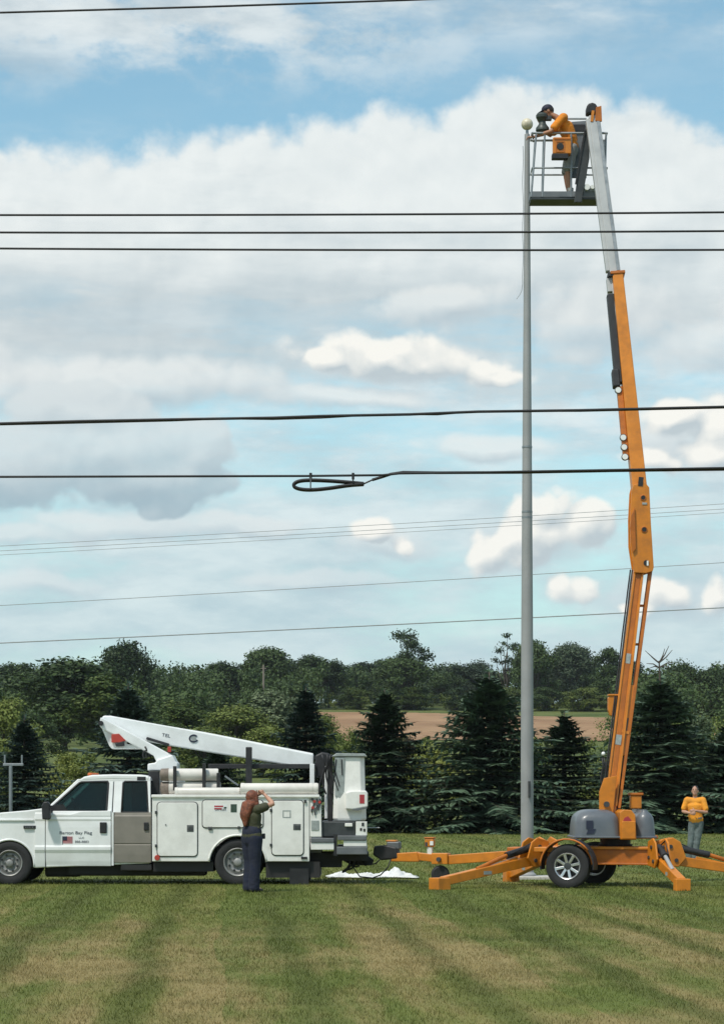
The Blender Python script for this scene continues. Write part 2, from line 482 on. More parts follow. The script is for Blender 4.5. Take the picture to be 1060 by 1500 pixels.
def tag(o, label=None, cat=None, group=None, kind=None):
    if label: o['label'] = label
    if cat: o['category'] = cat
    if group: o['group'] = group
    if kind: o['kind'] = kind
    return o

def np_mesh(name, verts, quads=None, tris=None, m=None):
    """mesh from numpy arrays (all quads or all tris)"""
    me = bpy.data.meshes.new(name)
    idx = quads if quads is not None else tris
    k = idx.shape[1]
    me.vertices.add(len(verts)); me.vertices.foreach_set('co', np.asarray(verts, np.float32).ravel())
    me.loops.add(idx.size); me.loops.foreach_set('vertex_index', idx.astype(np.int32).ravel())
    me.polygons.add(len(idx)); me.polygons.foreach_set('loop_start', np.arange(0, idx.size, k, dtype=np.int32))
    me.update(calc_edges=True); me.validate()
    if m: me.materials.append(m)
    return me
# ------------------------------------------------------------------ ground
GY = np.array([0, 116, 150, 200, 300, 380, 500, 540, 600, 800, 1200, 2500], float)
GZ = np.array([0, 0, .9, 2.9, 7.4, 10.2, 19.6, 22.4, 25.6, 32, 40, 60], float)
def gz(x, y):
    x = np.asarray(x, float); y = np.asarray(y, float)
    z = 0
    for d in (-8, -4, 0, 4, 8):           # soft corners
        z = z + np.interp(y + d * np.clip((y - 112) / 40, 0, 2), GY, GZ)
    z = z / 5
    k = np.clip((y - 130) / 150, 0, 1)
    return z + k * (.22 * np.sin(x / 37 + 1.3) + .16 * np.sin(x / 17 + y / 60))

def sheet(name, xs, ys, m, dz=0.0, kind='structure', mask=None):
    X, Y = np.meshgrid(xs, ys)
    Z = gz(X, Y) + dz
    v = np.stack([X, Y, Z], -1).reshape(-1, 3)
    nx, ny = len(xs), len(ys)
    i = np.arange(nx - 1); j = np.arange(ny - 1)
    I, Jx = np.meshgrid(i, j)
    a = (Jx * nx + I).ravel()
    qd = np.stack([a, a + 1, a + nx + 1, a + nx], -1)
    if mask is not None:
        c = v[qd].mean(1); qd = qd[mask(c[:, 0], c[:, 1])]
    me = np_mesh(name, v, quads=qd, m=m)
    for p in me.polygons: p.use_smooth = True
    o = bpy.data.objects.new(name, me); COL.objects.link(o)
    o['kind'] = kind
    return o

def lawn_color(T):
    """mown lawn: stripes from the mower, worn dry patches, greener towards the machines"""
    pos = T.new('ShaderNodeNewGeometry').outputs['Position']
    x, y, z = T.sep(pos)
    flat = T.xyz(x, y, 0.0)
    # slowly wandering stripe coordinate
    wob = T.m('MULTIPLY', T.m('SUBTRACT', T.noise(flat, .15, 3, .5), .5), .7)
    sc = T.m('ADD', T.m('ADD', x, T.m('MULTIPLY', y, .062)), wob)
    ph = T.m('FRACT', T.m('DIVIDE', sc, 1.42))
    stripe = T.m('MULTIPLY', T.smooth(T.m('ABSOLUTE', T.m('SUBTRACT', ph, .5)), .02, .20, 1.0, 0.0), T.smooth(T.noise(flat, .25, 3, .6), .25, .5))
    band = T.smooth(T.m('FRACT', T.m('DIVIDE', sc, 2.84)), .45, .55)
    aniso = T.xyz(sc, T.m('MULTIPLY', y, .16), 0.0)
    n1 = T.noise(aniso, .62, 6, .62)
    n2 = T.noise(T.xyz(sc, T.m('MULTIPLY', y, .14), 3.0), 2.6, 7, .68)
    n3 = T.noise(flat, 17, 4, .7)
    dry = T.m('ADD', T.m('MULTIPLY', n1, 1.0), T.m('MULTIPLY', T.m('SUBTRACT', n2, .5), .75))
    near = T.smooth(y, 36, 24, -.11, .135)
    dry = T.m('ADD', dry, near)
    dry = T.m('SUBTRACT', dry, T.m('MULTIPLY', stripe, .11))
    def patch(px, py, rx, ry, amt):
        # worn spot centred at a place on the lawn
        cy = EYE * F / (py - HY); cx_ = (px - CX) / F * cy
        d = T.vm('LENGTH', T.vm('MULTIPLY', T.vm('SUBTRACT', flat, (cx_, cy, 0)), (1 / rx, 1 / ry, 0)))
        return T.smooth(d, 1.15, .2, 0.0, amt)
    for a in ((95, 1418, 1.3, 1.9, .20), (500, 1400, 1.5, 2.6, .09), (860, 1405, 1.5, 2.0, .12), (470, 1460, 1.0, 1.2, .06)):
        dry = T.m('ADD', dry, patch(*a))
    for a in ((840, 1465, .8, 1.7, .22), (205, 1460, .22, 3.0, .22), (660, 1440, .25, 2.0, .13), (205, 1375, .3, 3.5, .14)):
        dry = T.m('SUBTRACT', dry, patch(*a))
    dry = T.m('ADD', dry, T.m('MULTIPLY', T.m('SUBTRACT', band, .5), .13))
    dryf = T.smooth(dry, .42, .82)
    green = T.mix(n3, (.082, .110, .022), (.160, .186, .048))
    green = T.mix(T.m('MULTIPLY', band, .45), green, (.185, .190, .052))
    tan = T.mix(n3, (.175, .138, .052), (.360, .285, .130))
    c = T.mix(dryf, green, tan)
    strk = T.noise(T.xyz(T.m('MULTIPLY', x, .6), T.m('MULTIPLY', y, .5), 7.0), 2.2, 7, .72)
    c = T.mix(T.m('MULTIPLY', T.smooth(strk, .42, .74), .5), c, (.085, .088, .026))
    c = T.mix(T.m('MULTIPLY', stripe, .52), c, (.068, .078, .020))
    return c, n3

def ground_mat(name, colf, rough=.9, bump=.5):
    m = bpy.data.materials.new(name); m.use_nodes = True
    T = NT(m.node_tree); b = m.node_tree.nodes['Principled BSDF']
    c, h = colf(T)
    T.put(b.inputs['Base Color'], c)
    b.inputs['Roughness'].default_value = rough
    b.inputs['Specular IOR Level'].default_value = .15
    bn = T.new('ShaderNodeBump'); bn.inputs['Strength'].default_value = bump; bn.inputs['Distance'].default_value = .03
    T.put(bn.inputs['Height'], h); T.put(b.inputs['Normal'], bn.outputs[0])
    return m
M['lawn'] = ground_mat('mown_lawn', lawn_color)
def meadow_color(T):
    pos = T.new('ShaderNodeNewGeometry').outputs['Position']
    x, y, z = T.sep(pos)
    n = T.noise(pos, .06, 6, .65); n2 = T.noise(pos, .9, 5, .65)
    c = T.mix(T.smooth(n, .35, .65), (.075, .105, .026), (.160, .180, .055))
    c = T.mix(T.m('MULTIPLY', n2, .6), c, (.040, .060, .020))
    return c, n2
M['meadow'] = ground_mat('rough_meadow', meadow_color)
def field_color(T):
    pos = T.new('ShaderNodeNewGeometry').outputs['Position']
    n = T.noise(pos, .05, 6, .6); n2 = T.noise(T.vm('MULTIPLY', pos, (.3, 1, 1)), .5, 6, .65)
    c = T.mix(T.smooth(n, .3, .7), (.25, .145, .082), (.36, .225, .130))
    c = T.mix(T.m('MULTIPLY', T.smooth(n2, .45, .75), .5), c, (.20, .16, .08))
    return c, n2
M['field'] = ground_mat('bare_field_soil', field_color)

sheet('lawn', np.linspace(-90, 90, 46), np.concatenate([np.arange(-40, 112, 4.0), [112]]), M['lawn'])
sheet('meadow', np.linspace(-900, 900, 121), np.concatenate([np.arange(112, 640, 6.0), np.linspace(640, 1120, 25)]), M['meadow'], dz=-.0)
sheet('side_ground', np.concatenate([[-900], np.linspace(-600, -90, 10)]), np.arange(-40, 113, 8.0), M['meadow'])
sheet('side_ground', np.concatenate([np.linspace(90, 600, 10), [900]]), np.arange(-40, 113, 8.0), M['meadow'])
def fmask(x, y):
    e = 6 * np.sin(x / 19.) + 4 * np.sin(x / 7.)
    return (y > 372 + e * .8) & (y < 486 + e * .35 - np.clip((x - 15) * .35, -10, 18)) & (x > -14 + .05 * (y - 400) + 4 * np.sin(y / 9)) & (x < 95)
sheet('ploughed_field', np.arange(-30, 100, 1.5), np.arange(360, 510, 1.5), M['field'], dz=.12, mask=fmask)

# mown grass blades in the near lawn (density falls with distance)
def blades():
    vs = []
    for (ya, yb_, dens, h, w) in ((15.5, 22, 1300, .027, .0065), (22, 30, 700, .030, .009), (30, 42, 360, .036, .013), (42, 62, 110, .046, .02), (62, 100, 26, .06, .035)):
        n = int((yb_ ** 2 - ya ** 2) * .5 * .345 * dens + (yb_ - ya) * 1.6 * dens)
        y = np.sqrt(rng.uniform(ya ** 2, yb_ ** 2, n)); x = rng.uniform(-1, 1, n) * (y * .172 + .8)
        a = rng.uniform(0, math.pi, n); hh = h * rng.uniform(.45, 1.25, n) * (1 + .35 * np.sin(x * 3.1 + 2 * np.sin(y * 1.3)) * np.sin(y * 2.3 + 1.7 * np.sin(x * 1.9))); ww = w * rng.uniform(.6, 1.4, n)
        lean = rng.normal(0, .45, (n, 2)) * hh[:, None]
        dx, dy = np.cos(a) * ww / 2, np.sin(a) * ww / 2
        z0 = np.full(n, -.004)
        vs.append(np.stack([np.stack([x - dx, y - dy, z0], -1), np.stack([x + dx, y + dy, z0], -1), np.stack([x + lean[:, 0], y + lean[:, 1], hh], -1)], 1))
    v = np.concatenate(vs).reshape(-1, 3)
    me = np_mesh('grass', v, tris=np.arange(len(v)).reshape(-1, 3), m=M['lawn_blade'])
    o = bpy.data.objects.new('grass', me); COL.objects.link(o)
    tag(o, 'short mown grass of the lawn with dry patches and mower stripes', 'grass', kind='stuff')
def blade_mat():
    m = bpy.data.materials.new('grass_blade'); m.use_nodes = True
    T = NT(m.node_tree); b = m.node_tree.nodes['Principled BSDF']
    c, h = lawn_color(T)
    g = T.new('ShaderNodeNewGeometry')
    v = T.m('ADD', T.m('MULTIPLY', g.outputs['Random Per Island'], .36), .88)
    c = T.mix(1.0, c, T.xyz(v, v, v), 'MULTIPLY')
    T.put(b.inputs['Base Color'], c); b.inputs['Roughness'].default_value = .75; b.inputs['Specular IOR Level'].default_value = .2
    tl = T.new('ShaderNodeBsdfTranslucent'); T.put(tl.inputs[0], c)
    mx = T.new('ShaderNodeMixShader'); mx.inputs[0].default_value = .2
    m.node_tree.links.new(b.outputs[0], mx.inputs[1]); m.node_tree.links.new(tl.outputs[0], mx.inputs[2])
    m.node_tree.links.new(mx.outputs[0], m.node_tree.nodes['Material Output'].inputs[0])
    return m
M['lawn_blade'] = blade_mat()
blades()

# ------------------------------------------------------------------ trees
def leaf_quads(c, size, nrm_bias=None, squash=.65):
    """one bent quad per centre; returns (n*4,3)"""
    n = len(c)
    a = rng.normal(size=(n, 3))
    if nrm_bias is not None: a = a * .8 + nrm_bias
    a /= np.linalg.norm(a, axis=1, keepdims=True) + 1e-9
    t = rng.normal(size=(n, 3)); u = np.cross(a, t); u /= np.linalg.norm(u, axis=1, keepdims=True) + 1e-9
    w = np.cross(a, u)
    s = (size * rng.uniform(.6, 1.35, n))[:, None]
    u = u * s * .5; w = w * s * .5 * squash
    q = np.stack([c - u, c - w * .9 + a * s * .08, c + u, c + w * .9 - a * s * .05], 1)
    return q.reshape(-1, 3)

def broadleaf(name, seed, W_, trunk_h, nblob, nleaf, leaf, openness=0.0, taper=.5, m_bark=None):
    """10 m tall broadleaf variant: (trunk mesh data, crown vertices)"""
    global rng
    keep = rng; rng = np.random.default_rng(seed); rnd = random.Random(seed)
    H_ = 10.0
    blobs = []
    for i in range(nblob):
        for _ in range(60):
            p = rng.uniform(-1, 1, 3)
            if np.linalg.norm(p) < 1: break
        z = trunk_h + (H_ - trunk_h) * (.5 + .5 * p[2])
        k = (z - trunk_h) / (H_ - trunk_h)
        wid = W_ * (math.sin(math.pi * min(1, (.12 + .80 * k)) ** taper) ** .6 if k < 1 else .2)
        r = rng.uniform(.55, 1.15) * (.26 * W_ + .35)
        blobs.append((np.array([p[0] * wid, p[1] * wid, min(z, H_ - r * .55)]), r))
    cs, nb = [], []
    tot = sum(b[1] ** 2 for b in blobs)
    for c, r in blobs:
        k = int(nleaf * r * r / tot)
        d = rng.normal(size=(k, 3)); d /= np.linalg.norm(d, axis=1, keepdims=True)
        rad = r * (rng.uniform(0, 1, k) ** .45)[:, None] * (1 + .22 * np.sin(d[:, :1] * 5 + seed) + .18 * rng.normal(size=(k, 1)))
        cs.append(c + d * rad * np.array([1, 1, .78])); nb.append(d + np.array([0, 0, .6]))
    c = np.concatenate(cs); nb = np.concatenate(nb)
    c[:, 2] = np.maximum(c[:, 2], .25)
    crown = leaf_quads(c, leaf, nb)
    mb = MB()
    top = H_ * .72
    tr = [Vector((.12 * math.sin(i * 1.3 + seed), .12 * math.cos(i * 1.7 + seed), top * i / 6)) for i in range(7)]
    mb.tube(tr, [.22 * (1 - i / 7.5) + .02 for i in range(7)], 8)
    for b, r in blobs[::max(1, nblob // 14)]:
        k = rnd.uniform(.25, .75); s = tr[int(k * 5)]
        e = Vector(b); mid = s.lerp(e, .5) + Vector((0, 0, -.25))
        mb.tube([s, mid, e], [.085, .055, .02], 6)
    rng = keep
    return mb, crown

def mesh_from_mb(mb, name, m):
    me = bpy.data.meshes.new(name); me.from_pydata(mb.v, [], mb.f); me.update(); me.materials.append(m)
    for p in me.polygons: p.use_smooth = True
    return me
VAR = {}
for nm, args in dict(round=(11, 4.3, 1.6, 34, 15000, .36), oval=(12, 3.0, 1.2, 30, 12000, .34), bushy=(13, 4.6, .1, 34, 15000, .36),
                     wide=(14, 6.2, .8, 44, 18000, .40), sparse=(15, 2.5, 3.0, 17, 3600, .27), column=(16, 2.0, .3, 24, 4000, .48),
                     fine=(17, 3.6, .3, 40, 14000, .26), wispy=(18, 1.5, 4.2, 9, 900, .28), crownball=(19, 3.8, 2.4, 26, 11000, .35)).items():
    mbt, crown = broadleaf(nm, *args)
    VAR[nm] = (mesh_from_mb(mbt, 'trunk', M['bark']), crown)
crown_cache = {}
def crown_mesh(var, mk):
    if (var, mk) not in crown_cache:
        v = VAR[var][1]
        crown_cache[(var, mk)] = np_mesh('crown', v, quads=np.arange(len(v)).reshape(-1, 4), m=M[mk])
    return crown_cache[(var, mk)]

def plant(var, mk, px, top, Y, width, label, cat='tree', name='tree', group=None, base=None, rot=None):
    """px/top: bearing and skyline height; width in survey units across"""
    x = (px - CX) / F * Y
    zb = float(gz(x, Y)) if base is None else base
    h = EYE + (HY - top) / F * Y - zb
    wv = VAR[var][1]; vw = np.percentile(wv[:, 0], 97) - np.percentile(wv[:, 0], 3)
    sx = width / F * Y / vw
    r = empty(name, (x, Y, zb - .05), label, cat, group)
    r.rotation_euler = (0, 0, random.uniform(0, 6.28) if rot is None else rot)
    zmax = VAR[var][1][:, 2].max()
    r.scale = (sx, sx, h / zmax)
    for nme, me in (('trunk', VAR[var][0]), ('crown', crown_mesh(var, mk))):
        o = bpy.data.objects.new(nme, me); COL.objects.link(o); o.parent = r
    return r

# --- spruces on the lawn edge
def spruce_mesh(seed, whorls=40, lush=1.0):
    """7 m spruce: drooping whorled boughs carrying flat needle sprays"""
    g = np.random.default_rng(seed)
    H_ = 7.0
    Q_ = []
    mb = MB()
    mb.tube([(0, 0, -.1), (0, 0, 2.5), (.02, 0, 5), (0, 0, H_)], [.13, .10, .06, .012], 7)
    def strip(p, d, up, ln, wd):
        s = np.cross(d, up); s /= np.linalg.norm(s) + 1e-9
        m1 = p + d * ln * .45 - up * ln * .03; e = p + d * ln - up * ln * .10
        Q_.append([p - s * wd * .25, m1 - s * wd * .5, e, m1 + s * wd * .5])
    for wi in range(whorls):
        k = wi / (whorls - 1)
        z = .18 + (H_ - .55) * k ** .90 + g.normal(0, .03)
        R_ = (2.45 * (1 - k) ** .86 * (1 - .25 * k) + .07) * (1 + .16 * math.sin(wi * 2.4 + seed) + g.normal(0, .06))
        nb = int(g.integers(8, 12)) if k < .9 else 5
        ph = g.uniform(0, 6.28)
        for b in range(nb):
            a = ph + 2 * math.pi * b / nb + g.normal(0, .16)
            if g.random() < .12: continue
            L_ = R_ * g.choice([g.uniform(.55, .85), g.uniform(.85, 1.12), g.uniform(1.0, 1.28)], p=[.3, .5, .2])
            rise = (.55 * k - .22) + g.normal(0, .05)
            segs = 7
            pts = []
            for s in range(segs + 1):
                t = s / segs
                pts.append(np.array([math.cos(a) * L_ * t, math.sin(a) * L_ * t, z + L_ * (rise * t - .16 * t * t * (1 - k) + .10 * t ** 3)]))
            if k < .93: mb.tube([Vector(p) for p in pts[::3]], [.022 * (1 - k) + .008, .014 * (1 - k) + .006, .006], 4, cap=False)
            for s in range(1, segs + 1):
                p = pts[s]; d = pts[s] - pts[s - 1]; d /= np.linalg.norm(d)
                t = s / segs
                sd_ = np.cross(d, [0, 0, 1.0]); sd_ /= np.linalg.norm(sd_) + 1e-9
                up = np.cross(sd_, d)
                tw = (.20 + .34 * L_ * (1 - t * .75)) * lush
                for sg in (-1, 1):
                    for rep in range(3):
                        dd = d * g.uniform(.5, .95) + sd_ * sg * g.uniform(.6, 1.0) + np.array([0, 0, g.uniform(-.42, .12)])
                        dd /= np.linalg.norm(dd)
                        strip(p - d * g.uniform(0, L_ / segs), dd, up + g.normal(0, .25, 3), min(.55, tw) * g.uniform(.5, 1.1), .095)
                strip(p, d, up, .30, .10)
                if g.random() < .75:
                    dd = d * .4 + np.array([0, 0, -1.0]) + sd_ * g.normal(0, .3); dd /= np.linalg.norm(dd)
                    strip(p, dd, sd_, g.uniform(.14, .34), .09)
    for i in range(26):
        p = np.array([0, 0, H_ - .62 * g.random()])
        dd = g.normal(size=3) * np.array([1, 1, .4]) + np.array([0, 0, .8]); dd /= np.linalg.norm(dd)
        strip(p, dd, np.array([dd[1], -dd[0], .3]), .20, .07)
    v = np.array(Q_).reshape(-1, 3)
    return mesh_from_mb(mb, 'trunk', M['bark']), v
SPV = [spruce_mesh(31 + i, w_, l_) for i, (w_, l_) in enumerate(((40, 1.0), (34, 1.12), (44, .92), (30, 1.2), (38, 1.0), (46, .9), (33, 1.1), (36, 1.15), (42, 1.0)))]
spr_cache = {}
def spruce(var, mk, px, top, Y, half, label, extra=None):
    x = (px - CX) / F * Y
    h = EYE + (HY - top) / F * Y
    r = empty('spruce_tree', (x, Y, 0), label, 'spruce tree', 'spruces along the lawn edge')
    r.rotation_euler = (0, 0, random.uniform(0, 6.28))
    s = half / F * Y / 1.68
    r.scale = (s * random.uniform(.92, 1.08), s * random.uniform(.92, 1.08), h / 7.0)
    if (var, mk) not in spr_cache:
        v = SPV[var][1]; spr_cache[(var, mk)] = np_mesh('foliage', v, quads=np.arange(len(v)).reshape(-1, 4), m=M[mk])
    for nme, me in (('trunk', SPV[var][0]), ('foliage', spr_cache[(var, mk)])):
        o = bpy.data.objects.new(nme, me); COL.objects.link(o); o.parent = r
    return r
spruce(0, 'spruce_blue', 36, 1048, 99, 58, 'bluish spruce standing behind the thin pronged post')
spruce(1, 'spruce_blue', 188, 1000, 104, 78, 'dark spruce behind the elbow of the white truck boom')
spruce(2, 'spruce', 318, 1092, 101, 58, 'low dark spruce behind the white pipes of the truck')
spruce(3, 'spruce_blue', 448, 1004, 103, 72, 'blue grey spruce rising behind the white truck bucket')
spruce(4, 'spruce', 563, 1010, 98, 80, 'dark pointed spruce between the truck bucket and the yellow green shrub')
spruce(5, 'spruce', 716, 984, 97, 100, 'broadest tall dark spruce just beside the flagpole')
spruce(6, 'spruce', 826, 1043, 100, 74, 'shorter dark spruce between the flagpole and the orange boom')
sp7 = spruce(7, 'spruce', 966, 992, 97, 104, 'tallest spruce, bare forked twigs at its tip, behind the grey lift hood')
spruce(8, 'spruce', 1066, 1056, 98, 70, 'dark spruce half cut by the picture edge behind the helper')
# bare leader twigs on the tallest spruce
tw_ = MB(); o7 = sp7.location
q7 = lambda px, py: P(px, py, 97)
tw_.tube([q7(966, 1000), q7(965, 975), q7(964.5, 968)], [.05, .035, .03], 5)
for a, b, c_ in ((964, 957, 949), (975, 962, 946), (958, 968, 961), (985, 974, 960)):
    pass
for e in ((944, 953), (953, 962), (973, 950), (979, 946), (984, 952), (946, 972), (985, 970), (950, 979), (981, 978)):
    m_ = ((964.5 + e[0]) / 2 + .8, (970 + e[1]) / 2 + 1.5)
    tw_.tube([q7(964.5, 971 if e[1] < 965 else 978), q7(*m_), q7(*e)], [.03, .024, .010], 4)
ob = tw_.build('leader_twig', M['bark'], None)
ob.parent = sp7
bpy.context.view_layer.update()
ob.matrix_parent_inverse = sp7.matrix_world.inverted()

# --- meadow shrubs and middle-distance trees
plant('fine', 'leaf_lime', 636, 1084, 118, 74, 'yellow green shrub between two dark spruces beside the flagpole', 'shrub', 'shrub')
plant('fine', 'leaf_rust', 600, 1074, 132, 40, 'small brownish sapling before the bare field beside a pointed spruce', 'shrub', 'shrub')
plant('fine', 'leaf_mid', 512, 1062, 128, 52, 'mid green bush between the truck bucket and a pointed spruce', 'shrub', 'shrub')
plant('fine', 'leaf_willow', 1022, 1040, 112, 84, 'pale grey green tree above the helper in the orange shirt')
plant('fine', 'leaf_lime', 884, 1104, 116, 44, 'small bright green bush hugging the foot of the orange boom', 'shrub', 'shrub')
plant('fine', 'leaf_mid', 775, 1096, 118, 52, 'green bush showing behind the flagpole low down', 'shrub', 'shrub')
plant('bushy', 'leaf_mid', 6, 1012, 200, 84, 'light green bushy tree at the picture edge above the pronged post')
plant('fine', 'leaf_lime', 104, 1098, 122, 60, 'yellow green tall weeds and bush above the truck windshield', 'shrub', 'shrub')
plant('round', 'leaf_dark', 96, 960, 300, 150, 'big dark round tree above the truck cab')
plant('oval', 'leaf_mid', 158, 985, 290, 95, 'green tree just above the elbow of the white boom')
plant('bushy', 'leaf_mid', 262, 1018, 270, 100, 'bushy green tree above the round emblem of the white boom')
plant('bushy', 'leaf_mid', 345, 1026, 262, 110, 'wide bushy tree above the middle of the white boom')
plant('oval', 'leaf_willow', 400, 1008, 270, 74, 'lighter green tree beside the blue grey spruce')
plant('bushy', 'leaf_dark', 215, 1040, 240, 90, 'dark bush behind the elbow of the white boom', 'bush', 'bush')
plant('bushy', 'leaf_mid', 300, 1062, 215, 110, 'low green bush right above the white boom', 'bush', 'bush')
plant('bushy', 'leaf_mid', 392, 1062, 205, 90, 'low green bush above the sloping end of the white boom', 'bush', 'bush')
plant('bushy', 'leaf_dark', 48, 1036, 230, 70, 'dark green bush above the pronged post', 'bush', 'bush')
plant('bushy', 'leaf_mid', 470, 1040, 240, 60, 'small green bush at the end of the bare field by the truck bucket', 'bush', 'bush')
# --- the wood on the ridge: trees one can tell apart
plant('round', 'leaf_dark', 182, 934, 430, 74, 'tall dark round tree topping the wood above the truck cab rear window')
plant('round', 'leaf_dark', 20, 968, 480, 90, 'dark tree at the picture edge on the ridge beside the big round tree')
plant('crownball', 'leaf_dark', 330, 966, 520, 60, 'dark ridge tree next to the pale distant hill of trees')
plant('round', 'leaf_dark', 395, 944, 520, 76, 'tall round ridge tree behind the far utility pole')
plant('crownball', 'leaf_dark', 450, 955, 520, 52, 'ridge tree directly above the tip of the white boom')
plant('crownball', 'leaf_dark', 481, 962, 525, 46, 'smaller ridge tree above the truck bucket')
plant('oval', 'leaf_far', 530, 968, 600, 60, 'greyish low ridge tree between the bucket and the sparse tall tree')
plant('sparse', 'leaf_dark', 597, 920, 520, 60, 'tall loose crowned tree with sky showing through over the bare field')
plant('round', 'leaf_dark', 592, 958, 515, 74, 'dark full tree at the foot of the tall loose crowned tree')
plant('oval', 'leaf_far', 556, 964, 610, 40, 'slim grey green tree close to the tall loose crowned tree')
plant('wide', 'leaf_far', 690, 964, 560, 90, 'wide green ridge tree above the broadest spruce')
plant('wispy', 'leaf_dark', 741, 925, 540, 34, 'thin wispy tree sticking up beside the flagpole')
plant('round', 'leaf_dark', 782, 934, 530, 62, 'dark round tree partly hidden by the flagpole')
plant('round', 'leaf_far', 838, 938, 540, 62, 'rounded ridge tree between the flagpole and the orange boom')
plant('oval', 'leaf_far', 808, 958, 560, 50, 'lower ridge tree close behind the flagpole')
plant('oval', 'leaf_dark', 890, 946, 530, 40, 'upright tree touching the orange boom on the ridge')
plant('round', 'leaf_far', 918, 965, 540, 50, 'tree on the ridge hidden in part by the orange boom')
plant('wide', 'leaf_dark', 1000, 962, 420, 74, 'broad tree behind the bare forked twigs of the tallest spruce')
plant('round', 'leaf_dark', 1040, 974, 420, 66, 'dark ridge tree above the helper at the picture edge')
plant('round', 'leaf_dark', 650, 982, 545, 50, 'low dark tree in the dip of the skyline above the bare field')
# bushes along the upper edge of the field
for px, w_, lab in ((520, 52, 'dark round bush on the upper field edge between bucket and spruce'), (604, 56, 'green round bush on the upper field edge under the loose crowned tree'), (668, 46, 'light bush on the upper field edge above the broadest spruce'),
                    (745, 52, 'bush on the upper field edge beside the flagpole'), (800, 50, 'round bush on the field edge just past the flagpole'), (855, 60, 'rounded bush on the field edge beside the orange boom')):
    plant('bushy', 'leaf_mid' if w_ > 50 else 'leaf_dark', px, 1004, 512, w_, lab, 'bush', 'bush', 'bushes on the field edge')

# far wood that reads as one mass
def woods(name, label, mk, spec, leaf_n, size):
    vs = []
    for (pa, pb, n, Ya, Yb, ha, hb) in spec:
        for i in range(n):
            px = random.uniform(pa, pb); Y = random.uniform(Ya, Yb); x = (px - CX) / F * Y
            h = random.uniform(ha, hb); w_ = h * random.uniform(.32, .55); zb = float(gz(x, Y))
            nb_ = 7
            for b in range(nb_):
                c0 = np.array([x + random.uniform(-1, 1) * w_ * .6, Y + random.uniform(-1, 1) * w_ * .6, zb + h * random.uniform(.22, .84)])
                k = leaf_n // nb_
                d = rng.normal(size=(k, 3)); d /= np.linalg.norm(d, axis=1, keepdims=True)
                c = c0 + d * (rng.uniform(0, 1, k) ** .5)[:, None] * np.array([w_ * .5, w_ * .5, h * .22])
                vs.append(leaf_quads(c, size * random.uniform(.8, 1.2), d + np.array([0, 0, .5])))
    v = np.concatenate(vs)
    o = bpy.data.objects.new(name, np_mesh(name, v, quads=np.arange(len(v)).reshape(-1, 4), m=M[mk])); COL.objects.link(o)
    tag(o, label, 'woods', kind='stuff')
woods('woods', 'dark mass of mixed trees covering the ridge behind the field', 'leaf_dark', [(-250, 1300, 190, 548, 640, 8, 11.5), (-200, 480, 60, 420, 520, 8, 12), (-220, 300, 40, 330, 410, 7, 10), (900, 1300, 70, 330, 520, 8, 13)], 900, .70)
woods('undergrowth', 'tangle of weeds and low bushes behind the spruces', 'leaf_mid', [(-100, 470, 80, 125, 260, .6, 1.8), (560, 1160, 90, 118, 240, .7, 1.9), (480, 920, 110, 220, 372, .5, 1.3), (470, 900, 60, 506, 520, 2.0, 4.0), (870, 1160, 50, 140, 330, 2, 6)], 330, .30)
woods('far_hill_woods', 'pale hazy wooded hill showing beyond the ridge', 'leaf_hazed', [(190, 340, 50, 900, 1000, 14, 19), (500, 660, 40, 900, 1000, 12, 17)], 260, 2.0)
woods('tall_grass', 'fringe of taller grass round the feet of the spruces', 'leaf_mid', [(-60, 1120, 130, 97, 108, .25, .55)], 130, .16)

# far utility pole
up_ = empty('utility_pole', P(386, 1015, 420), 'thin far utility pole standing before the ridge wood', 'utility pole')
MB().tube([P(386, 1020, 420), P(386, 974, 420)], .17, 8).build('shaft', M['wood'], up_)
MB().beam(P(382, 979, 420), P(390, 979, 420), .15, .15).build('crossarm', M['wood'], up_)
# ------------------------------------------------------------------ bucket truck (side on, facing -X)
TY = 41.0
def TX(px): return (px - CX) / F * TY
def TZ(py): return EYE + (HY - py) / F * TY
def tp(*pts): return [(TX(a), TZ(b)) for a, b in pts]
def arc(cx, cy, r, a0, a1, n=12):
    return [(cx + r * math.cos(math.radians(a0 + (a1 - a0) * i / n)), cy - r * math.sin(math.radians(a0 + (a1 - a0) * i / n))) for i in range(n + 1)]

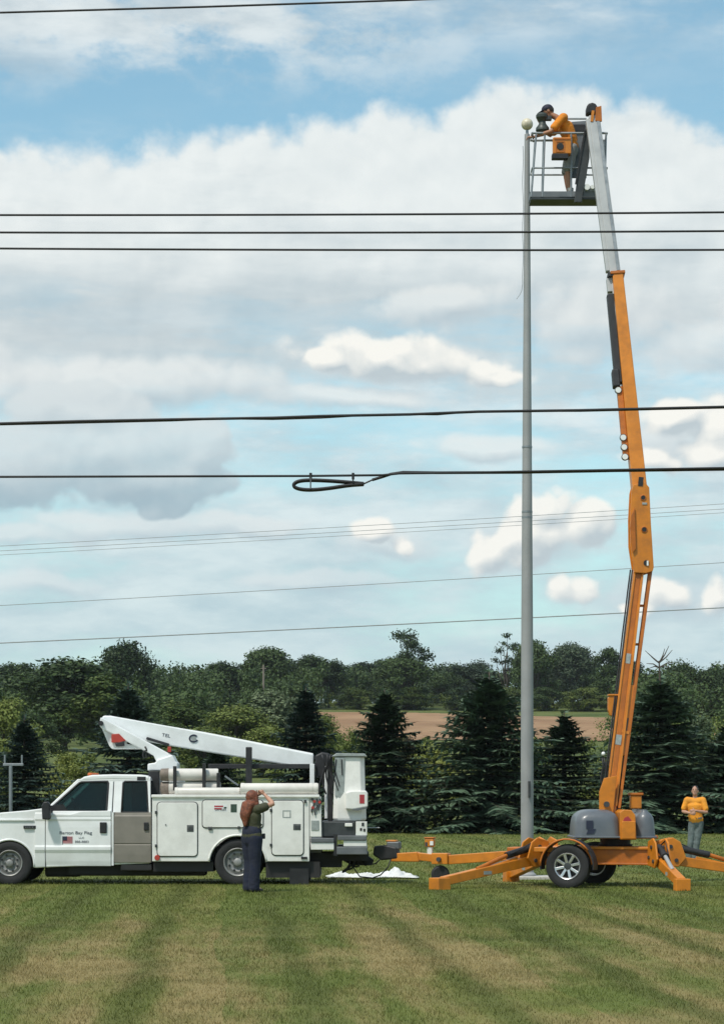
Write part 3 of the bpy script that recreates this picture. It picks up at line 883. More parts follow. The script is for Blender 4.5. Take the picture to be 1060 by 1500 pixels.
def wheel(parent, name, c, R, width, rim_r, tyre_m, rim_m, axis_y_out=-1, style='steel'):
    """wheel on a y axle; the outer face looks along axis_y_out"""
    c = Vector(c); s = axis_y_out; w = width / 2
    prof = [(-w * .80, rim_r), (-w * .98, rim_r + (R - rim_r) * .35), (-w, R * .90), (-w * .86, R * .975), (-w * .5, R), (-w * .46, R * .982), (-w * .06, R * .982), (-w * .02, R),
            (w * .02, R), (w * .06, R * .982), (w * .46, R * .982), (w * .5, R), (w * .86, R * .975), (w, R * .90), (w * .98, rim_r + (R - rim_r) * .35), (w * .80, rim_r)]
    t = MB().lathe(prof, c, 'y', 40, close=False).build(name, tyre_m, parent, smooth='auto')
    y = lambda d: d * s
    r = MB()
    # barrel and lip (outer side at +w along s)
    pr = [(y(w * .84), rim_r * 1.03), (y(w * .92), rim_r * .99), (y(w * .84), rim_r * .93), (y(w * .35), rim_r * .86), (y(-w * .8), rim_r * .9), (y(-w * .8), rim_r * 1.0)]
    r.lathe(pr, c, 'y', 40, close=False)
    if style == 'steel':
        r.lathe([(y(w * .30), rim_r * .87), (y(w * .55), rim_r * .66), (y(w * .30), rim_r * .46), (y(w * .34), rim_r * .30)], c, 'y', 40, close=False)
        r.lathe([(y(w * .34), rim_r * .30), (y(w * .85), rim_r * .28), (y(w * .95), rim_r * .20), (y(w * .95), 0.004)], c, 'y', 24, close=False)
        r.build('rim', rim_m, t, smooth='auto')
        h = MB()
        for k in range(8):
            a = 2 * math.pi * (k + .5) / 8
            p = c + Vector((math.cos(a) * rim_r * .64, y(w * .52), math.sin(a) * rim_r * .64))
            h.lathe([(-.012, rim_r * .09), (.012, rim_r * .09)], p, 'y', 10)
        h.build('hand_hole', M['black'], t)
        bl = MB()
        for k in range(8):
            a = 2 * math.pi * k / 8
            p = c + Vector((math.cos(a) * rim_r * .38, y(w * .40), math.sin(a) * rim_r * .38))
            bl.lathe([(-.02, .016), (.02, .016)], p, 'y', 6)
        bl.build('lug_nut', M['chrome'], t)
    else:
        hub = MB().lathe([(y(w * .3), .10), (y(w * .62), .085), (y(w * .70), .05), (y(w * .70), .003)], c, 'y', 20, close=False)
        r.build('rim', rim_m, t, smooth='auto')
        hub.build('hub', M['darksteel'], t, smooth='auto')
        back = MB().lathe([(y(w * .10), rim_r * .86), (y(w * .10), .003)], c, 'y', 30, close=False).build('brake_backing', M['black'], t)
        for k in range(8):
            a = 2 * math.pi * (k + .3) / 8
            dirv = Vector((math.cos(a), 0, math.sin(a))); sd_ = Vector((-math.sin(a), 0, math.cos(a)))
            MB().beam(c + dirv * .06 + Vector((0, y(w * .55), 0)), c + dirv * rim_r * .95 + Vector((0, y(w * .72), 0)), .045, .03, up=(0, 1, 0), w1=.052).build('spoke', rim_m, t, bevel=.006)
    return t

def build_truck():
    root = empty('utility_truck', (TX(180), TY + 1.05, 0), 'white bucket truck with taupe rear cab door and folded white boom', 'truck')
    Y0, Y1 = TY, TY + 2.15            # utility body sides
    CY0, CY1 = TY + .07, TY + 2.06    # cab sides
    WC, WC2, WZ = 13, 348, 1266.5
    # --- cab lower body: hood, fenders, rocker
    prof = [(-66, 1268), (-72, 1232), (-68, 1204), (-58, 1197), (0, 1190.5), (40, 1187), (63, 1184), (66, 1190), (217, 1190), (219, 1265), (168, 1267), (50, 1272)]
    prof += [(p[0], p[1]) for p in arc(WC, WZ, 35, 352, 188 - 0, 16)][0:0]
    arch = arc(WC, WZ, 35.5, -8, 188, 18)
    prof = prof[:-1] + [(50, 1271.5)] + arch + [(-40, 1271)]
    cab = MB().prism(tp(*prof), CY0 + .03, CY1 - .03).build('cab', M['white'], root, bevel=.035, seg=3, angle=50)
    # dark wheel well behind the arch
    MB().prism(tp(*arc(WC, WZ, 35, 0, 180, 16)), CY0 + .30, CY1 - .30).build('wheel_well', M['black'], root)
    lip = MB().tube([(x, CY0 + .035, z) for x, z in tp(*arc(WC, WZ, 36.5, -6, 186, 22))], .022, 6).build('arch_lip', M['white'], cab, smooth=True)
    # fender skin and front door: shallow crowned panels
    def skin(x0, x1, rows, name, mtl, par, th=.05, slant=0):
        """rows: list of (py, outward offset m); panel from px x0 to x1"""
        vs, fs = [], []
        n = len(rows)
        for (py, off) in rows:
            for px in (x0, x1):
                vs.append((TX(px), CY0 + .03 - off, TZ(py)))
        for (py, off) in rows:
            for px in (x0, x1):
                vs.append((TX(px), CY0 + .03 + th, TZ(py)))
        for i in range(n - 1):
            fs.append((2 * i, 2 * i + 1, 2 * i + 3, 2 * i + 2))
            o = 2 * n
            fs.append((o + 2 * i, o + 2 * i + 2, o + 2 * i + 3, o + 2 * i + 1))
            fs.append((2 * i, 2 * i + 2, o + 2 * i + 2, o + 2 * i)); fs.append((2 * i + 1, o + 2 * i + 1, o + 2 * i + 3, 2 * i + 3))
        fs.append((0, 2 * n, 2 * n + 1, 1)); e = 2 * n - 2
        fs.append((e, e + 1, 2 * n + e + 1, 2 * n + e))
        return MB().add(vs, fs).build(name, mtl, par, bevel=.008)
    rows = [(1188, .0), (1192, .014), (1200, .030), (1203, .022), (1212, .030), (1232, .034), (1238, .036), (1241, .052), (1245, .052), (1250, .030), (1262, .012), (1269, -.005)]
    fd = skin(66.5, 162.2, rows, 'front_door', M['white'], root)
    rowsu = [(1190, .0), (1194.5, .012), (1195.5, .03), (1212, .034), (1235, .034), (1237, .022), (1237.6, .040), (1252, .036), (1264, .024)]
    rd = skin(167, 221, rowsu, 'rear_door', M['taupe'], root)
    rd['label'] = 'taupe unpainted lower rear cab door'
    MB().box(TX(163), TX(166), CY0 + .012, CY0 + .1, TZ(1268), TZ(1190)).build('door_jamb', M['white'], cab)
    for px, a_, b_ in ((65.55, 1271, 1192), (162.15, 1269, 1190), (165.9, 1268, 1190)):
        MB().box(TX(px), TX(px + 1.0), CY0 + .020, CY0 + .06, TZ(a_), TZ(b_)).build('door_gap', M['black'], cab)
    fend = skin(50.5, 65.6, [(1186.5, -.02), (1192, .012), (1200, .03), (1203, .022), (1212, .03), (1238, .036), (1241, .052), (1245, .052), (1250, .03), (1262, .015), (1270, .0)], 'fender_panel', M['white'], root)
    MB().box(TX(-60), TX(49), CY0 + .004, CY0 + .06, TZ(1202.5), TZ(1200)).build('fender_crease', M['white'], cab, bevel=.006)
    MB().box(TX(34), TX(52), CY0 - .008, CY0 + .05, TZ(1214), TZ(1209.5)).build('fender_badge', M['black'], cab, bevel=.004)
    for i, hx in enumerate((36.5, 39.5, 42.5, 46.5)):
        MB().box(TX(hx), TX(hx + 1.8), CY0 - .011, CY0, TZ(1212.6), TZ(1211)).build('badge_mark', M['greysteel'], cab)
    # handles
    def handle(door, px, py, w, h):
        hd = MB().box(TX(px), TX(px + w), CY0 - .030, CY0 + .03, TZ(py + h), TZ(py)).build('handle', M['black'], door, bevel=.012)
    handle(fd, 146, 1204.5, 10, 16)
    handle(rd, 210.5, 1204.5, 7, 12)
    # greenhouse: roof, pillars, glass
    gz = TZ(1190)
    inset = .17
    def gy(py, side=0):
        k = (TZ(py) - gz) / (TZ(1136) - gz)
        return (CY0 + .04 + inset * k) if side == 0 else (CY1 - .04 - inset * k)
    roofp = [(113, 1142.5), (121, 1137.5), (133, 1135), (165, 1134), (205, 1134.5), (216, 1137), (219, 1144), (214, 1143), (160, 1142), (124, 1143.5)]
    MB().prism(tp(*roofp), CY0 + .04 + inset - .03, CY1 - .04 - inset + .03).build('roof', M['white'], root, bevel=.03, seg=3, angle=30)
    for side in (0, 1):
        def pil(a, b, wa, wb, th=.07):
            (ax, ay), (bx, by) = a, b
            s_ = 1 if side == 0 else -1
            ya, yb = gy(ay, side), gy(by, side)
            pm = MB().add([(TX(ax), ya, TZ(ay)), (TX(ax + wa), ya, TZ(ay)), (TX(ax + wa), ya + s_ * th, TZ(ay)), (TX(ax), ya + s_ * th, TZ(ay)),
                    (TX(bx), yb, TZ(by)), (TX(bx + wb), yb, TZ(by)), (TX(bx + wb), yb + s_ * th, TZ(by)), (TX(bx), yb + s_ * th, TZ(by))],
                   [(0, 1, 2, 3), (7, 6, 5, 4), (0, 4, 5, 1), (1, 5, 6, 2), (2, 6, 7, 3), (3, 7, 4, 0)])
            pm.build('pillar', M['white'], root, bevel=.012)
        pil((61, 1190), (111.5, 1141), 9, 9)
        pil((155, 1190.5), (157.5, 1138), 8, 7)
        pil((164.5, 1190.5), (165.5, 1138), 12, 13)
        pil((217, 1190.5), (213.5, 1138), 3, 5)
        rl = MB()
        rl.prism(tp((104, 1147.5), (113, 1141), (218, 1141), (218, 1145.5), (114, 1145.5)), gy(1143, side) - .004, gy(1143, side) + (.06 if side == 0 else -.06))
        rl.build('roof_rail', M['white'], root, bevel=.01)
        # panes
        def pane(poly, name):
            a = MB()
            s_ = .022 if side == 0 else -.022
            vs = [(TX(x), gy(y, side) + s_, TZ(y)) for x, y in poly] + [(TX(x), gy(y, side) + s_ * 1.35, TZ(y)) for x, y in poly]
            n = len(poly)
            a.add(vs, [tuple(range(n)), tuple(range(2 * n - 1, n - 1, -1))] + [(i, i + n, (i + 1) % n + n, (i + 1) % n) for i in range(n)])
            return a.build(name, M['glass'], root)
        pane([(72, 1190), (72, 1185), (112, 1146), (157, 1144), (156, 1190)], 'window')
        pane([(177, 1190), (178, 1144), (216, 1144), (219, 1190)], 'window')
        # rubber surround of the front window
        if side == 0:
            sr = MB()
            loopf = [(71, 1192), (70, 1187), (113.5, 1147), (117, 1145.5), (156, 1144.6), (157, 1147), (155.5, 1189), (140, 1192)]
            pts = [(TX(x), gy(y) + .006, TZ(y)) for x, y in loopf + loopf[:1]]
            sr.tube(pts, .020, 6)
            sr.build('window_seal', M['black'], root, smooth=True)
            sr = MB()
            loopf = [(177.5, 1190), (178.5, 1147), (181, 1144.5), (213, 1144.5), (216.5, 1190)]
            sr.tube([(TX(x), gy(y) + .006, TZ(y)) for x, y in loopf + loopf[:1]], .018, 6).build('window_seal', M['black'], root, smooth=True)
            MB().prism(tp((199, 1143), (199, 1137.5), (212, 1137.5), (212, 1143)), gy(1140) - .02, gy(1140) + .03).build('clearance_lamp', M['black'], root, bevel=.006)
    # sloping beltline step at the front door window
    MB().prism(tp((66, 1192), (104, 1192.5), (118, 1188.5), (162, 1187.5), (162, 1196), (66, 1196)), CY0 + .002, CY0 + .07).build('belt_moulding', M['white'], fd, bevel=.01)
    MB().prism(tp((64, 1192), (64, 1184), (74, 1180), (92, 1178), (101, 1192)), CY0 + .05, CY0 + .07).build('corner_trim', M['black'], root)
    # windshield, rear window
    MB().add([(TX(66), CY0 + .14, TZ(1188)), (TX(66), CY1 - .14, TZ(1188)), (TX(116), CY1 - .27, TZ(1142)), (TX(116), CY0 + .27, TZ(1142))], [(0, 1, 2, 3)]).build('windshield', M['glass'], root)
    MB().add([(TX(217), CY0 + .14, TZ(1188)), (TX(217), CY1 - .14, TZ(1188)), (TX(216), CY1 - .27, TZ(1145)), (TX(216), CY0 + .27, TZ(1145))], [(0, 1, 2, 3)]).build('rear_window', M['glass'], root)
    # interior
    for yy in (CY0 + .22, CY1 - .80):
        it = MB()
        it.box(TX(128), TX(152), yy, yy + .55, TZ(1200), TZ(1190))
        it.prism(tp((141, 1196), (150, 1196), (156, 1156), (149, 1156)), yy, yy + .55)
        it.prism(tp((150, 1155), (155, 1155), (156, 1148), (151, 1148)), yy + .14, yy + .40)
        it.build('seat', M['seat'], root, bevel=.03)
    MB().prism(tp((66, 1190), (66, 1186), (88, 1184), (94, 1190)), CY0 + .12, CY1 - .12).build('dashboard', M['seat'], root, bevel=.02)
    sw = MB(); cc = Vector((TX(108), CY0 + .5, TZ(1182)))
    sw.tube([cc + Vector((-.10 * math.sin(a), .19 * math.cos(a), .16 * math.sin(a))) for a in np.linspace(0, 2 * math.pi, 19)], .014, 6).build('steering_wheel', M['black'], root, smooth=True)
    # mirror
    mr = MB().prism(tp((64, 1200), (63, 1180), (66, 1174.5), (72, 1174), (75, 1178), (75.5, 1199), (73, 1201)), CY0 - .24, CY0 - .08).build('mirror', M['black'], root, bevel=.02)
    MB().tube([(TX(70), CY0 - .1, TZ(1190)), (TX(76), CY0 + .08, TZ(1188))], .03, 8).build('mirror_arm', M['black'], mr)
    MB().prism(tp((64, 1200), (63, 1180), (66, 1174.5), (72, 1174), (75, 1178), (75.5, 1199)), CY1 + .08, CY1 + .24).build('mirror', M['black'], root, bevel=.02)
    # wiper cowl
    MB().prism(tp((42, 1190), (44, 1187.2), (57, 1184.5), (60, 1186)), CY0 + .2, CY1 - .2).build('cowl_vent', M['black'], root)
    # front end: grille, lamps, bumper
    g = MB().box(TX(-74), TX(-68), CY0 + .5, CY1 - .5, TZ(1234), TZ(1208)).build('grille', M['darksteel'], root, bevel=.02)
    for yy in (CY0 + .1, CY1 - .42):
        MB().box(TX(-73), TX(-66), yy, yy + .32, TZ(1232), TZ(1208)).build('headlight', M['bright_white'], root, bevel=.02)
    MB().box(TX(-80), TX(-66), CY0 - .01, CY1 + .01, TZ(1262), TZ(1243)).build('bumper', M['alloy'], root, bevel=.03)
    for yy in np.linspace(CY0 + .5, CY1 - .5, 5):
        MB().lathe([(0, .05), (.03, .05), (.05, .03)], (TX(127), yy, TZ(1135.5)), 'z', 12).build('roof_marker', M['amber'], root, smooth='auto')
    # lettering on the door
    def text(s, px, py, hpx, par, mtl, xs=1.0, y=None):
        cu = bpy.data.curves.new('lettering', 'FONT'); cu.body = s; cu.size = hpx / F * TY * 1.38; cu.extrude = .0015
        cu.materials.append(mtl)
        tmp = bpy.data.objects.new('lettering_curve', cu); COL.objects.link(tmp)
        me = bpy.data.meshes.new_from_object(tmp.evaluated_get(bpy.context.evaluated_depsgraph_get()))
        bpy.data.objects.remove(tmp)
        o = bpy.data.objects.new('lettering', me); COL.objects.link(o)
        o.rotation_euler = (math.radians(90), 0, 0); o.scale = (xs, 1, 1)
        o.location = Vector((TX(px), (CY0 - .0065) if y is None else y, TZ(py))) - root_loc(par)
        o.parent = par
        return o
    text('Barton Bay Flag', 86.5, 1222, 4.6, fd, M['ink'], 1.20)
    text('LLC', 115, 1228.6, 2.8, fd, M['ink'], 1.25)
    text('888-8883', 109.5, 1235, 3.8, fd, M['ink'], 1.02)
    # small flag emblem
    fl = MB()
    for k in range(7):
        fl.box(TX(92), TX(106), CY0 - .008, CY0 - .004, TZ(1225.6 + k * 1.5 + .85), TZ(1225.6 + k * 1.5))
    fl.build('flag_stripe', M['decal_red'], fd)
    MB().box(TX(91.6), TX(98), CY0 - .0105, CY0 - .0085, TZ(1231.5), TZ(1225.2)).build('flag_canton', M['decal'], fd)
    MB().box(TX(91), TX(92), CY0 - .0085, CY0 - .0045, TZ(1237), TZ(1225)).build('flag_staff', M['decal'], fd)
    # --- wheels
    R = 32.5 / F * TY
    wheel(root, 'wheel', (TX(WC), CY0 + .14, R - .012), R, .24, R * .58, M['rubber'], M['steelwheel'])
    wheel(root, 'wheel', (TX(WC), CY1 - .14, R - .012), R, .24, R * .58, M['rubber'], M['steelwheel'], 1)
    R2 = 34.0 / F * TY
    for yy, s in ((Y0 + .15, -1), (Y0 + .42, -1), (Y1 - .42, 1), (Y1 - .15, 1)):
        wheel(root, 'wheel', (TX(WC2), yy, R2 - .012), R2, .235, R2 * .60, M['rubber'], M['steelwheel'], s)
    # --- frame
    fr = MB()
    for yy in (TY + .55, TY + 1.5):
        fr.box(TX(-60), TX(500), yy, yy + .09, TZ(1272), TZ(1255))
    fr.build('chassis_rail', M['chassis'], root)
    MB().lathe([(-.95, .07), (.95, .07)], (TX(WC2), TY + 1.07, R2), 'y', 10).lathe([(-.2, .2), (.2, .2)], (TX(WC2), TY + 1.07, R2), 'y', 14).build('rear_axle', M['chassis'], root)
    MB().lathe([(-.95, .06), (.95, .06)], (TX(WC), TY + 1.07, R), 'y', 10).build('front_axle', M['chassis'], root)
    MB().box(TX(95), TX(300), TY + .35, TY + .8, TZ(1284), TZ(1264)).build('fuel_tank', M['chassis'], root, bevel=.04)
    MB().box(TX(60), TX(112), TY + .5, TY + 1.5, TZ(1286), TZ(1262)).build('transmission', M['chassis'], root, bevel=.05)
    MB().box(TX(176), TX(222), TY + .1, TY + .3, TZ(1276), TZ(1266)).build('step', M['chassis'], root, bevel=.02)
    MB().box(TX(224), TX(312), TY + .12, TY + 2.1, TZ(1277), TZ(1262.5)).build('underbody_shade_fill', M['chassis'], root)
    MB().box(TX(389), TX(468), TY + .12, TY + 2.1, TZ(1286), TZ(1262.5)).build('underbody_shade_fill', M['chassis'], root)  # black block deepened to paint in the shade under the tail
    MB().box(TX(424), TX(452), TY + .08, TY + .12, TZ(1298), TZ(1272)).build('mud_flap', M['black'], root)
    MB().box(TX(424), TX(452), TY + 1.6, TY + 2.0, TZ(1298), TZ(1272)).build('mud_flap', M['black'], root)
    # --- utility body: two side boxes and the floor between
    bp = [(223, 1262), (223, 1167), (453, 1167), (453, 1262), (390.5, 1262)] + arc(WC2, 1266, 41.5, 5, 175, 18) + [(305.5, 1262)]
    ub = MB().prism(tp(*bp), Y0 + .012, Y0 + .46).build('utility_body', M['white_gel'], root, bevel=.012)
    MB().prism(tp(*bp), Y1 - .46, Y1).build('utility_body', M['white_gel'], root, bevel=.012)
    MB().box(TX(223), TX(470), Y0 + .46, Y1 - .46, TZ(1250), TZ(1242)).build('bed_floor', M['greysteel'], root)
    MB().prism(tp(*arc(WC2, 1266, 41, 0, 180, 16)), Y0 + .44, Y1 - .44).build('wheel_well', M['black'], root)
    MB().tube([(x, Y0 + .012, z) for x, z in tp(*arc(WC2, 1266, 42.5, 5, 175, 22))], .02, 6).build('arch_lip', M['white_gel'], ub, smooth=True)
    MB().box(TX(222), TX(468), Y0 - .02, Y0 + .10, TZ(1168.5), TZ(1164)).build('top_rail', M['white_gel'], ub, bevel=.012)
    def rrect(x0, x1, y0, y1, r, n=4):
        pts = []
        for cx_, cy_, a in ((x1 - r, y0 + r, 0), (x0 + r, y0 + r, 90), (x0 + r, y1 - r, 180), (x1 - r, y1 - r, 270)):
            for i in range(n + 1):
                t = math.radians(a + 90 * i / n); pts.append((cx_ + r * math.cos(t), cy_ - r * math.sin(t)))
        return pts
    def door(x0, x1, y0, y1, name='compartment_door', r=5, latch=None, hinges=()):
        sl = rrect(x0 - .7, x1 + .7, y0 - .7, y1 + .7, r + .5)
        MB().tube([(TX(a), Y0 + .010, TZ(b)) for a, b in sl + sl[:1]], .0085, 5).build('door_seal', M['darksteel'], ub)
        d = MB().prism(tp(*rrect(x0, x1, y0, y1, r)), Y0 - .010, Y0 + .03).build(name, M['white_gel'], root, bevel=.007)
        if latch:
            lx, ly, lw, lh = latch
            l = MB().box(TX(lx - lw / 2), TX(lx + lw / 2), Y0 - .016, Y0, TZ(ly + lh / 2), TZ(ly - lh / 2)).build('latch', M['chrome'], d, bevel=.004)
            MB().box(TX(lx - lw / 4), TX(lx + lw / 3), Y0 - .024, Y0 - .014, TZ(ly + lh / 3), TZ(ly - lh / 5)).build('latch_handle', M['darksteel'], d, bevel=.003)
        for hx, hy in hinges:
            MB().box(TX(hx - 1.8), TX(hx + 1.8), Y0 - .022, Y0, TZ(hy + 2.2), TZ(hy - 2.2)).build('hinge', M['darksteel'], d, bevel=.004)
        return d
    d1 = door(231, 289, 1175.5, 1254, latch=(279, 1213.5, 10, 10), hinges=((229, 1190), (229, 1239)))
    d2 = door(297, 385, 1172.5, 1212, r=4, latch=(308, 1213.5, 6, 5), hinges=((350, 1212.5),))
    d3 = door(398.5, 444, 1173, 1252.5, latch=(435, 1211.5, 11, 9), hinges=((397, 1187), (397, 1238), (447, 1174)))
    sq = MB()
    for a in ((414, 1187, 426, 1188.6), (414, 1196.6, 426, 1198.2), (414, 1188.6, 415.6, 1196.6), (424.4, 1188.6, 426, 1196.6)):
        sq.box(TX(a[0]), TX(a[2]), Y0 - .0125, Y0 - .008, TZ(a[3]), TZ(a[1]))
    sq.build('square_decal', M['decal_grey'], d3)
    MB().box(TX(338), TX(347), Y0 - .0125, Y0 - .008, TZ(1190), TZ(1178)).build('warning_sticker', M['decal_green'], d2)
    MB().box(TX(313), TX(333), Y0 - .0115, Y0 - .008, TZ(1189), TZ(1178)).build('sticker_plate', M['white'], d2)
    for k, (a, b, c_) in enumerate(((314, 327, 1180), (314, 325, 1183.5), (328, 332, 1182))):
        MB().box(TX(a), TX(b), Y0 - .0135, Y0 - .0113, TZ(c_ + 2.3), TZ(c_)).build('red_print', M['decal_red'] if k < 2 else M['decal_green'], d2)
    text('DANGER', 315, 1187.5, 3, d2, M['decal'], 1.0, Y0 - .0135)
    MB().lathe([(-.02, .045), (.0, .05), (.03, .05)], (TX(230.5), Y0 - .004, TZ(1256.5)), 'y', 16).build('side_marker', M['red'], root, smooth='auto')
    MB().box(TX(441), TX(450), Y0 - .01, Y0 + .03, TZ(1258.5), TZ(1255)).build('side_reflector', M['black'], root, bevel=.004)
    MB().lathe([(-.012, .012), (.01, .012)], (TX(243), Y0 - .012, TZ(1208)), 'y', 8).build('lock', M['chrome'], d1)
    # --- tail section
    MB().prism(tp((453.4, 1226), (453.4, 1166), (470, 1167), (471, 1226)), Y0 + .03, Y0 + .22).build('tail_post', M['white_gel'], root, bevel=.01)
    for k in range(8):
        px = 457 + (k % 4) * 3.4 + (k // 4); py = 1171 + (k * 37 % 17)
        MB().lathe([(-.02, .022 + .006 * (k % 3)), (.02, .02)], (TX(px), Y0 + .02, TZ(py)), 'y', 8).build('chain_shackle', (M['darksteel'], M['red'], M['chrome'])[k % 3], root)
    ch = MB()
    for px, sag in ((458, 20), (463, 24), (468, 17)):
        ch.tube([(TX(px + 2 * math.sin(i * .9)), Y0 + .012, TZ(1170 + sag * i / 6)) for i in range(7)], .014, 5)
    ch.build('safety_chain', M['darksteel'], root)
    MB().box(TX(456), TX(467), Y0 + .018, Y0 + .034, TZ(1216), TZ(1202)).build('notice_sticker', M['decal_grey'], root)
    MB().box(TX(455), TX(489), Y0 + .02, Y1 - .02, TZ(1234), TZ(1227.5)).build('tail_shelf', M['greysteel'], root, bevel=.01)
    MB().box(TX(455), TX(489), Y0 + .04, Y1 - .04, TZ(1245), TZ(1234.3)).build('tail_box', M['white_gel'], root, bevel=.01)
    MB().box(TX(494), TX(537), Y0 + .02, Y1 - .02, TZ(1231), TZ(1224)).build('rear_step', M['greysteel'], root, bevel=.012)
    MB().box(TX(503), TX(537), Y0 + .05, Y1 - .05, TZ(1240), TZ(1231.3)).build('rear_bumper', M['white_gel'], root, bevel=.01)
    MB().box(TX(493), TX(538), Y0 + .03, Y1 - .03, TZ(1252), TZ(1240.3)).build('rear_apron', M['greysteel'], root, bevel=.012)
    MB().box(TX(488.5), TX(493.5), Y0 + .06, Y0 + .14, TZ(1254), TZ(1222)).build('step_hanger', M['black'], root)
    MB().box(TX(470), TX(520), Y0 + .1, Y1 - .1, TZ(1226), TZ(1203.5)).build('bucket_cradle', M['darksteel'], root, bevel=.02)
    MB().box(TX(505), TX(516), Y0 + .06, Y0 + .2, TZ(1211), TZ(1206)).build('cradle_pad', M['white_gel'], root, bevel=.01)
    tp_ = MB().box(TX(521), TX(537.5), Y0 + .04, Y0 + .12, TZ(1224), TZ(1203.5)).build('tail_panel', M['white_gel'], root, bevel=.008)
    for a in ((529.5, 1205, 533, 1210), (527, 1213, 530, 1217), (532, 1214, 535, 1218)):
        MB().box(TX(a[0]), TX(a[2]), Y0 + .032, Y0 + .05, TZ(a[3]), TZ(a[1])).build('tail_lamp', M['black'], root)
    MB().tube([(TX(537), TY + .4, TZ(1213)), (TX(556), TY + .4, TZ(1213))], .012, 6).build('grab_rail', M['galv'], root)
    # underside of the tail: hitch, hoses
    MB().box(TX(452), TX(540), TY + .5, TY + 1.6, TZ(1262), TZ(1250)).build('tail_frame', M['chassis'], root)
    MB().prism(tp((500, 1262), (505, 1253), (535, 1253), (548, 1262), (545, 1270), (515, 1270)), TY + .9, TY + 1.25).build('hitch', M['chassis'], root, bevel=.015)
    hs = MB()
    for k in range(4):
        a0 = 506 + k * 7
        hs.tube([(TX(a0 + 6 * math.sin(i * 1.1 + k)), TY + .75 + .07 * k, TZ(1258 + (22 - 4 * k) * math.sin(math.pi * i / 8))) for i in range(9)], .018, 6)
    hs.build('hose', M['black'], root, smooth=True)
    # --- mast, boom, bucket
    MB().lathe([(0, .42), (.05, .42), (.06, .30), (.75, .30)], (TX(240), TY + 1.07, TZ(1198)), 'z', 24).build('mast', M['white_gel'], root, smooth='auto')
    BY_ = TY + 1.0
    def TB(px): return (px - CX) / F * BY_
    def ZB(py): return EYE + (HY - py) / F * BY_
    def tpb(*p): return [(TB(a), ZB(b)) for a, b in p]
    MB().prism(tpb((218, 1129), (218, 1119), (229, 1117.5), (232, 1113), (254, 1106), (259, 1116), (261.5, 1118), (261.5, 1129)), TY + .78, TY + 1.36).build('turret', M['boomwhite'], root, bevel=.02)
    MB().box(TB(220), TB(235), TY + .7, TY + 1.45, ZB(1164), ZB(1130)).build('headache_rack', M['black'], root, bevel=.01)
    bA0, bA1 = TY + .83, TY + 1.09
    lb = MB().prism(tpb((147, 1062), (149, 1051), (155, 1053.5), (252, 1106), (257, 1118), (232, 1119), (226, 1107), (165, 1075), (150, 1067)), bA0, bA1).build('lower_boom', M['boomwhite'], root, bevel=.02)
    MB().prism(tpb((149, 1064), (152, 1050), (160, 1058), (175, 1067), (188, 1080), (186, 1090), (214, 1092), (214, 1097.5), (165, 1097.5), (161, 1093)), bA0 + .07, bA1 - .03).build('elbow_plate', M['boomwhite'], root, bevel=.02)
    MB().prism(tpb((165, 1088), (165, 1076), (176, 1075), (186, 1085), (178, 1088)), bA0 - .012, bA0 + .06).build('red_plate', M['red'], root, bevel=.008)
    MB().prism(tpb((172, 1094), (170, 1089), (183, 1086), (184, 1093)), bA0 - .02, bA0 + .06).build('elbow_block', M['black'], root, bevel=.01)
    MB().lathe([(-.05, .045), (.05, .045)], (TB(150), bA0 - .03, ZB(1060)), 'y', 14).build('elbow_pin', M['black'], root)
    ub0, ub1 = TY + 1.13, TY + 1.42
    up = MB().prism(tpb((147, 1062), (149, 1049), (152, 1048), (161, 1048), (300, 1073), (459, 1104.5), (459, 1125.5), (448, 1124.5), (300, 1101), (213, 1086), (160, 1068)), ub0, ub1).build('upper_boom', M['boomwhite'], root, bevel=.022)
    MB().tube([(TB(153), ub0 + .03, ZB(1049)), (TB(300), ub0 + .03, ZB(1073.5)), (TB(458), ub0 + .03, ZB(1104.5))], .018, 6).build('boom_edge', M['white'], up)
    text('TEL', 229, 1076, 5, up, M['decal'], 1.15, ub0 - .004).rotation_euler = (math.radians(90), math.radians(10), 0)
    ring = MB()
    ring.tube([(TB(283 + 6 * math.cos(a)), ub0 - .003, ZB(1081.5 + 5 * math.sin(a))) for a in np.linspace(.4, 5.6, 20)], .016, 5).build('round_emblem', M['decal'], up)
    MB().lathe([(-.006, .045), (.002, .045)], (TB(283), ub0 - .001, ZB(1081.5)), 'y', 18).build('emblem_disc', M['decal_grey'], up)
    MB().beam((TB(214), bA1 + .01, ZB(1081)), (TB(247), bA1 + .01, ZB(1091)), .05, .06).build('boom_cylinder', M['black'], root, bevel=.01)
    MB().box(TB(247), TB(252), bA0 - .02, bA0 + .04, ZB(1102), ZB(1094)).build('turret_lamp', M['red'], root, bevel=.008)
    # hoses by the elbow underside
    hz_ = MB()
    for k in range(3):
        hz_.tube([(TX(206 + 4 * k + 3 * math.sin(i)), bA0 + .03 * k, TZ(1092 + i * 2.6 + 2 * math.sin(i * 1.3 + k))) for i in range(7)], .016, 5)
    hz_.build('hose', M['black'], root, smooth=True)
    # racks
    st_ = MB()
    for px, a, b in ((255, 1122, 1158), (298, 1118, 1155), (319, 1132, 1160)):
        st_ = MB().box(TX(px - 2.5), TX(px + 2.5), TY + .16, TY + .24, TZ(b), TZ(a)); st_.build('rack_stake', M['black'], root, bevel=.006)
    MB().box(TX(357), TX(366), TY + .7, TY + .86, TZ(1165), TZ(1093)).build('boom_rest', M['black'], root, bevel=.01)
    MB().box(TX(300), TX(461), TY + .88, TY + .98, TZ(1125), TZ(1118)).build('rack_bar', M['black'], root, bevel=.008)
    MB().box(TX(452), TX(459), TY + .86, TY + 1.0, TZ(1165), TZ(1118)).build('rack_post', M['boomwhite'], root, bevel=.008)
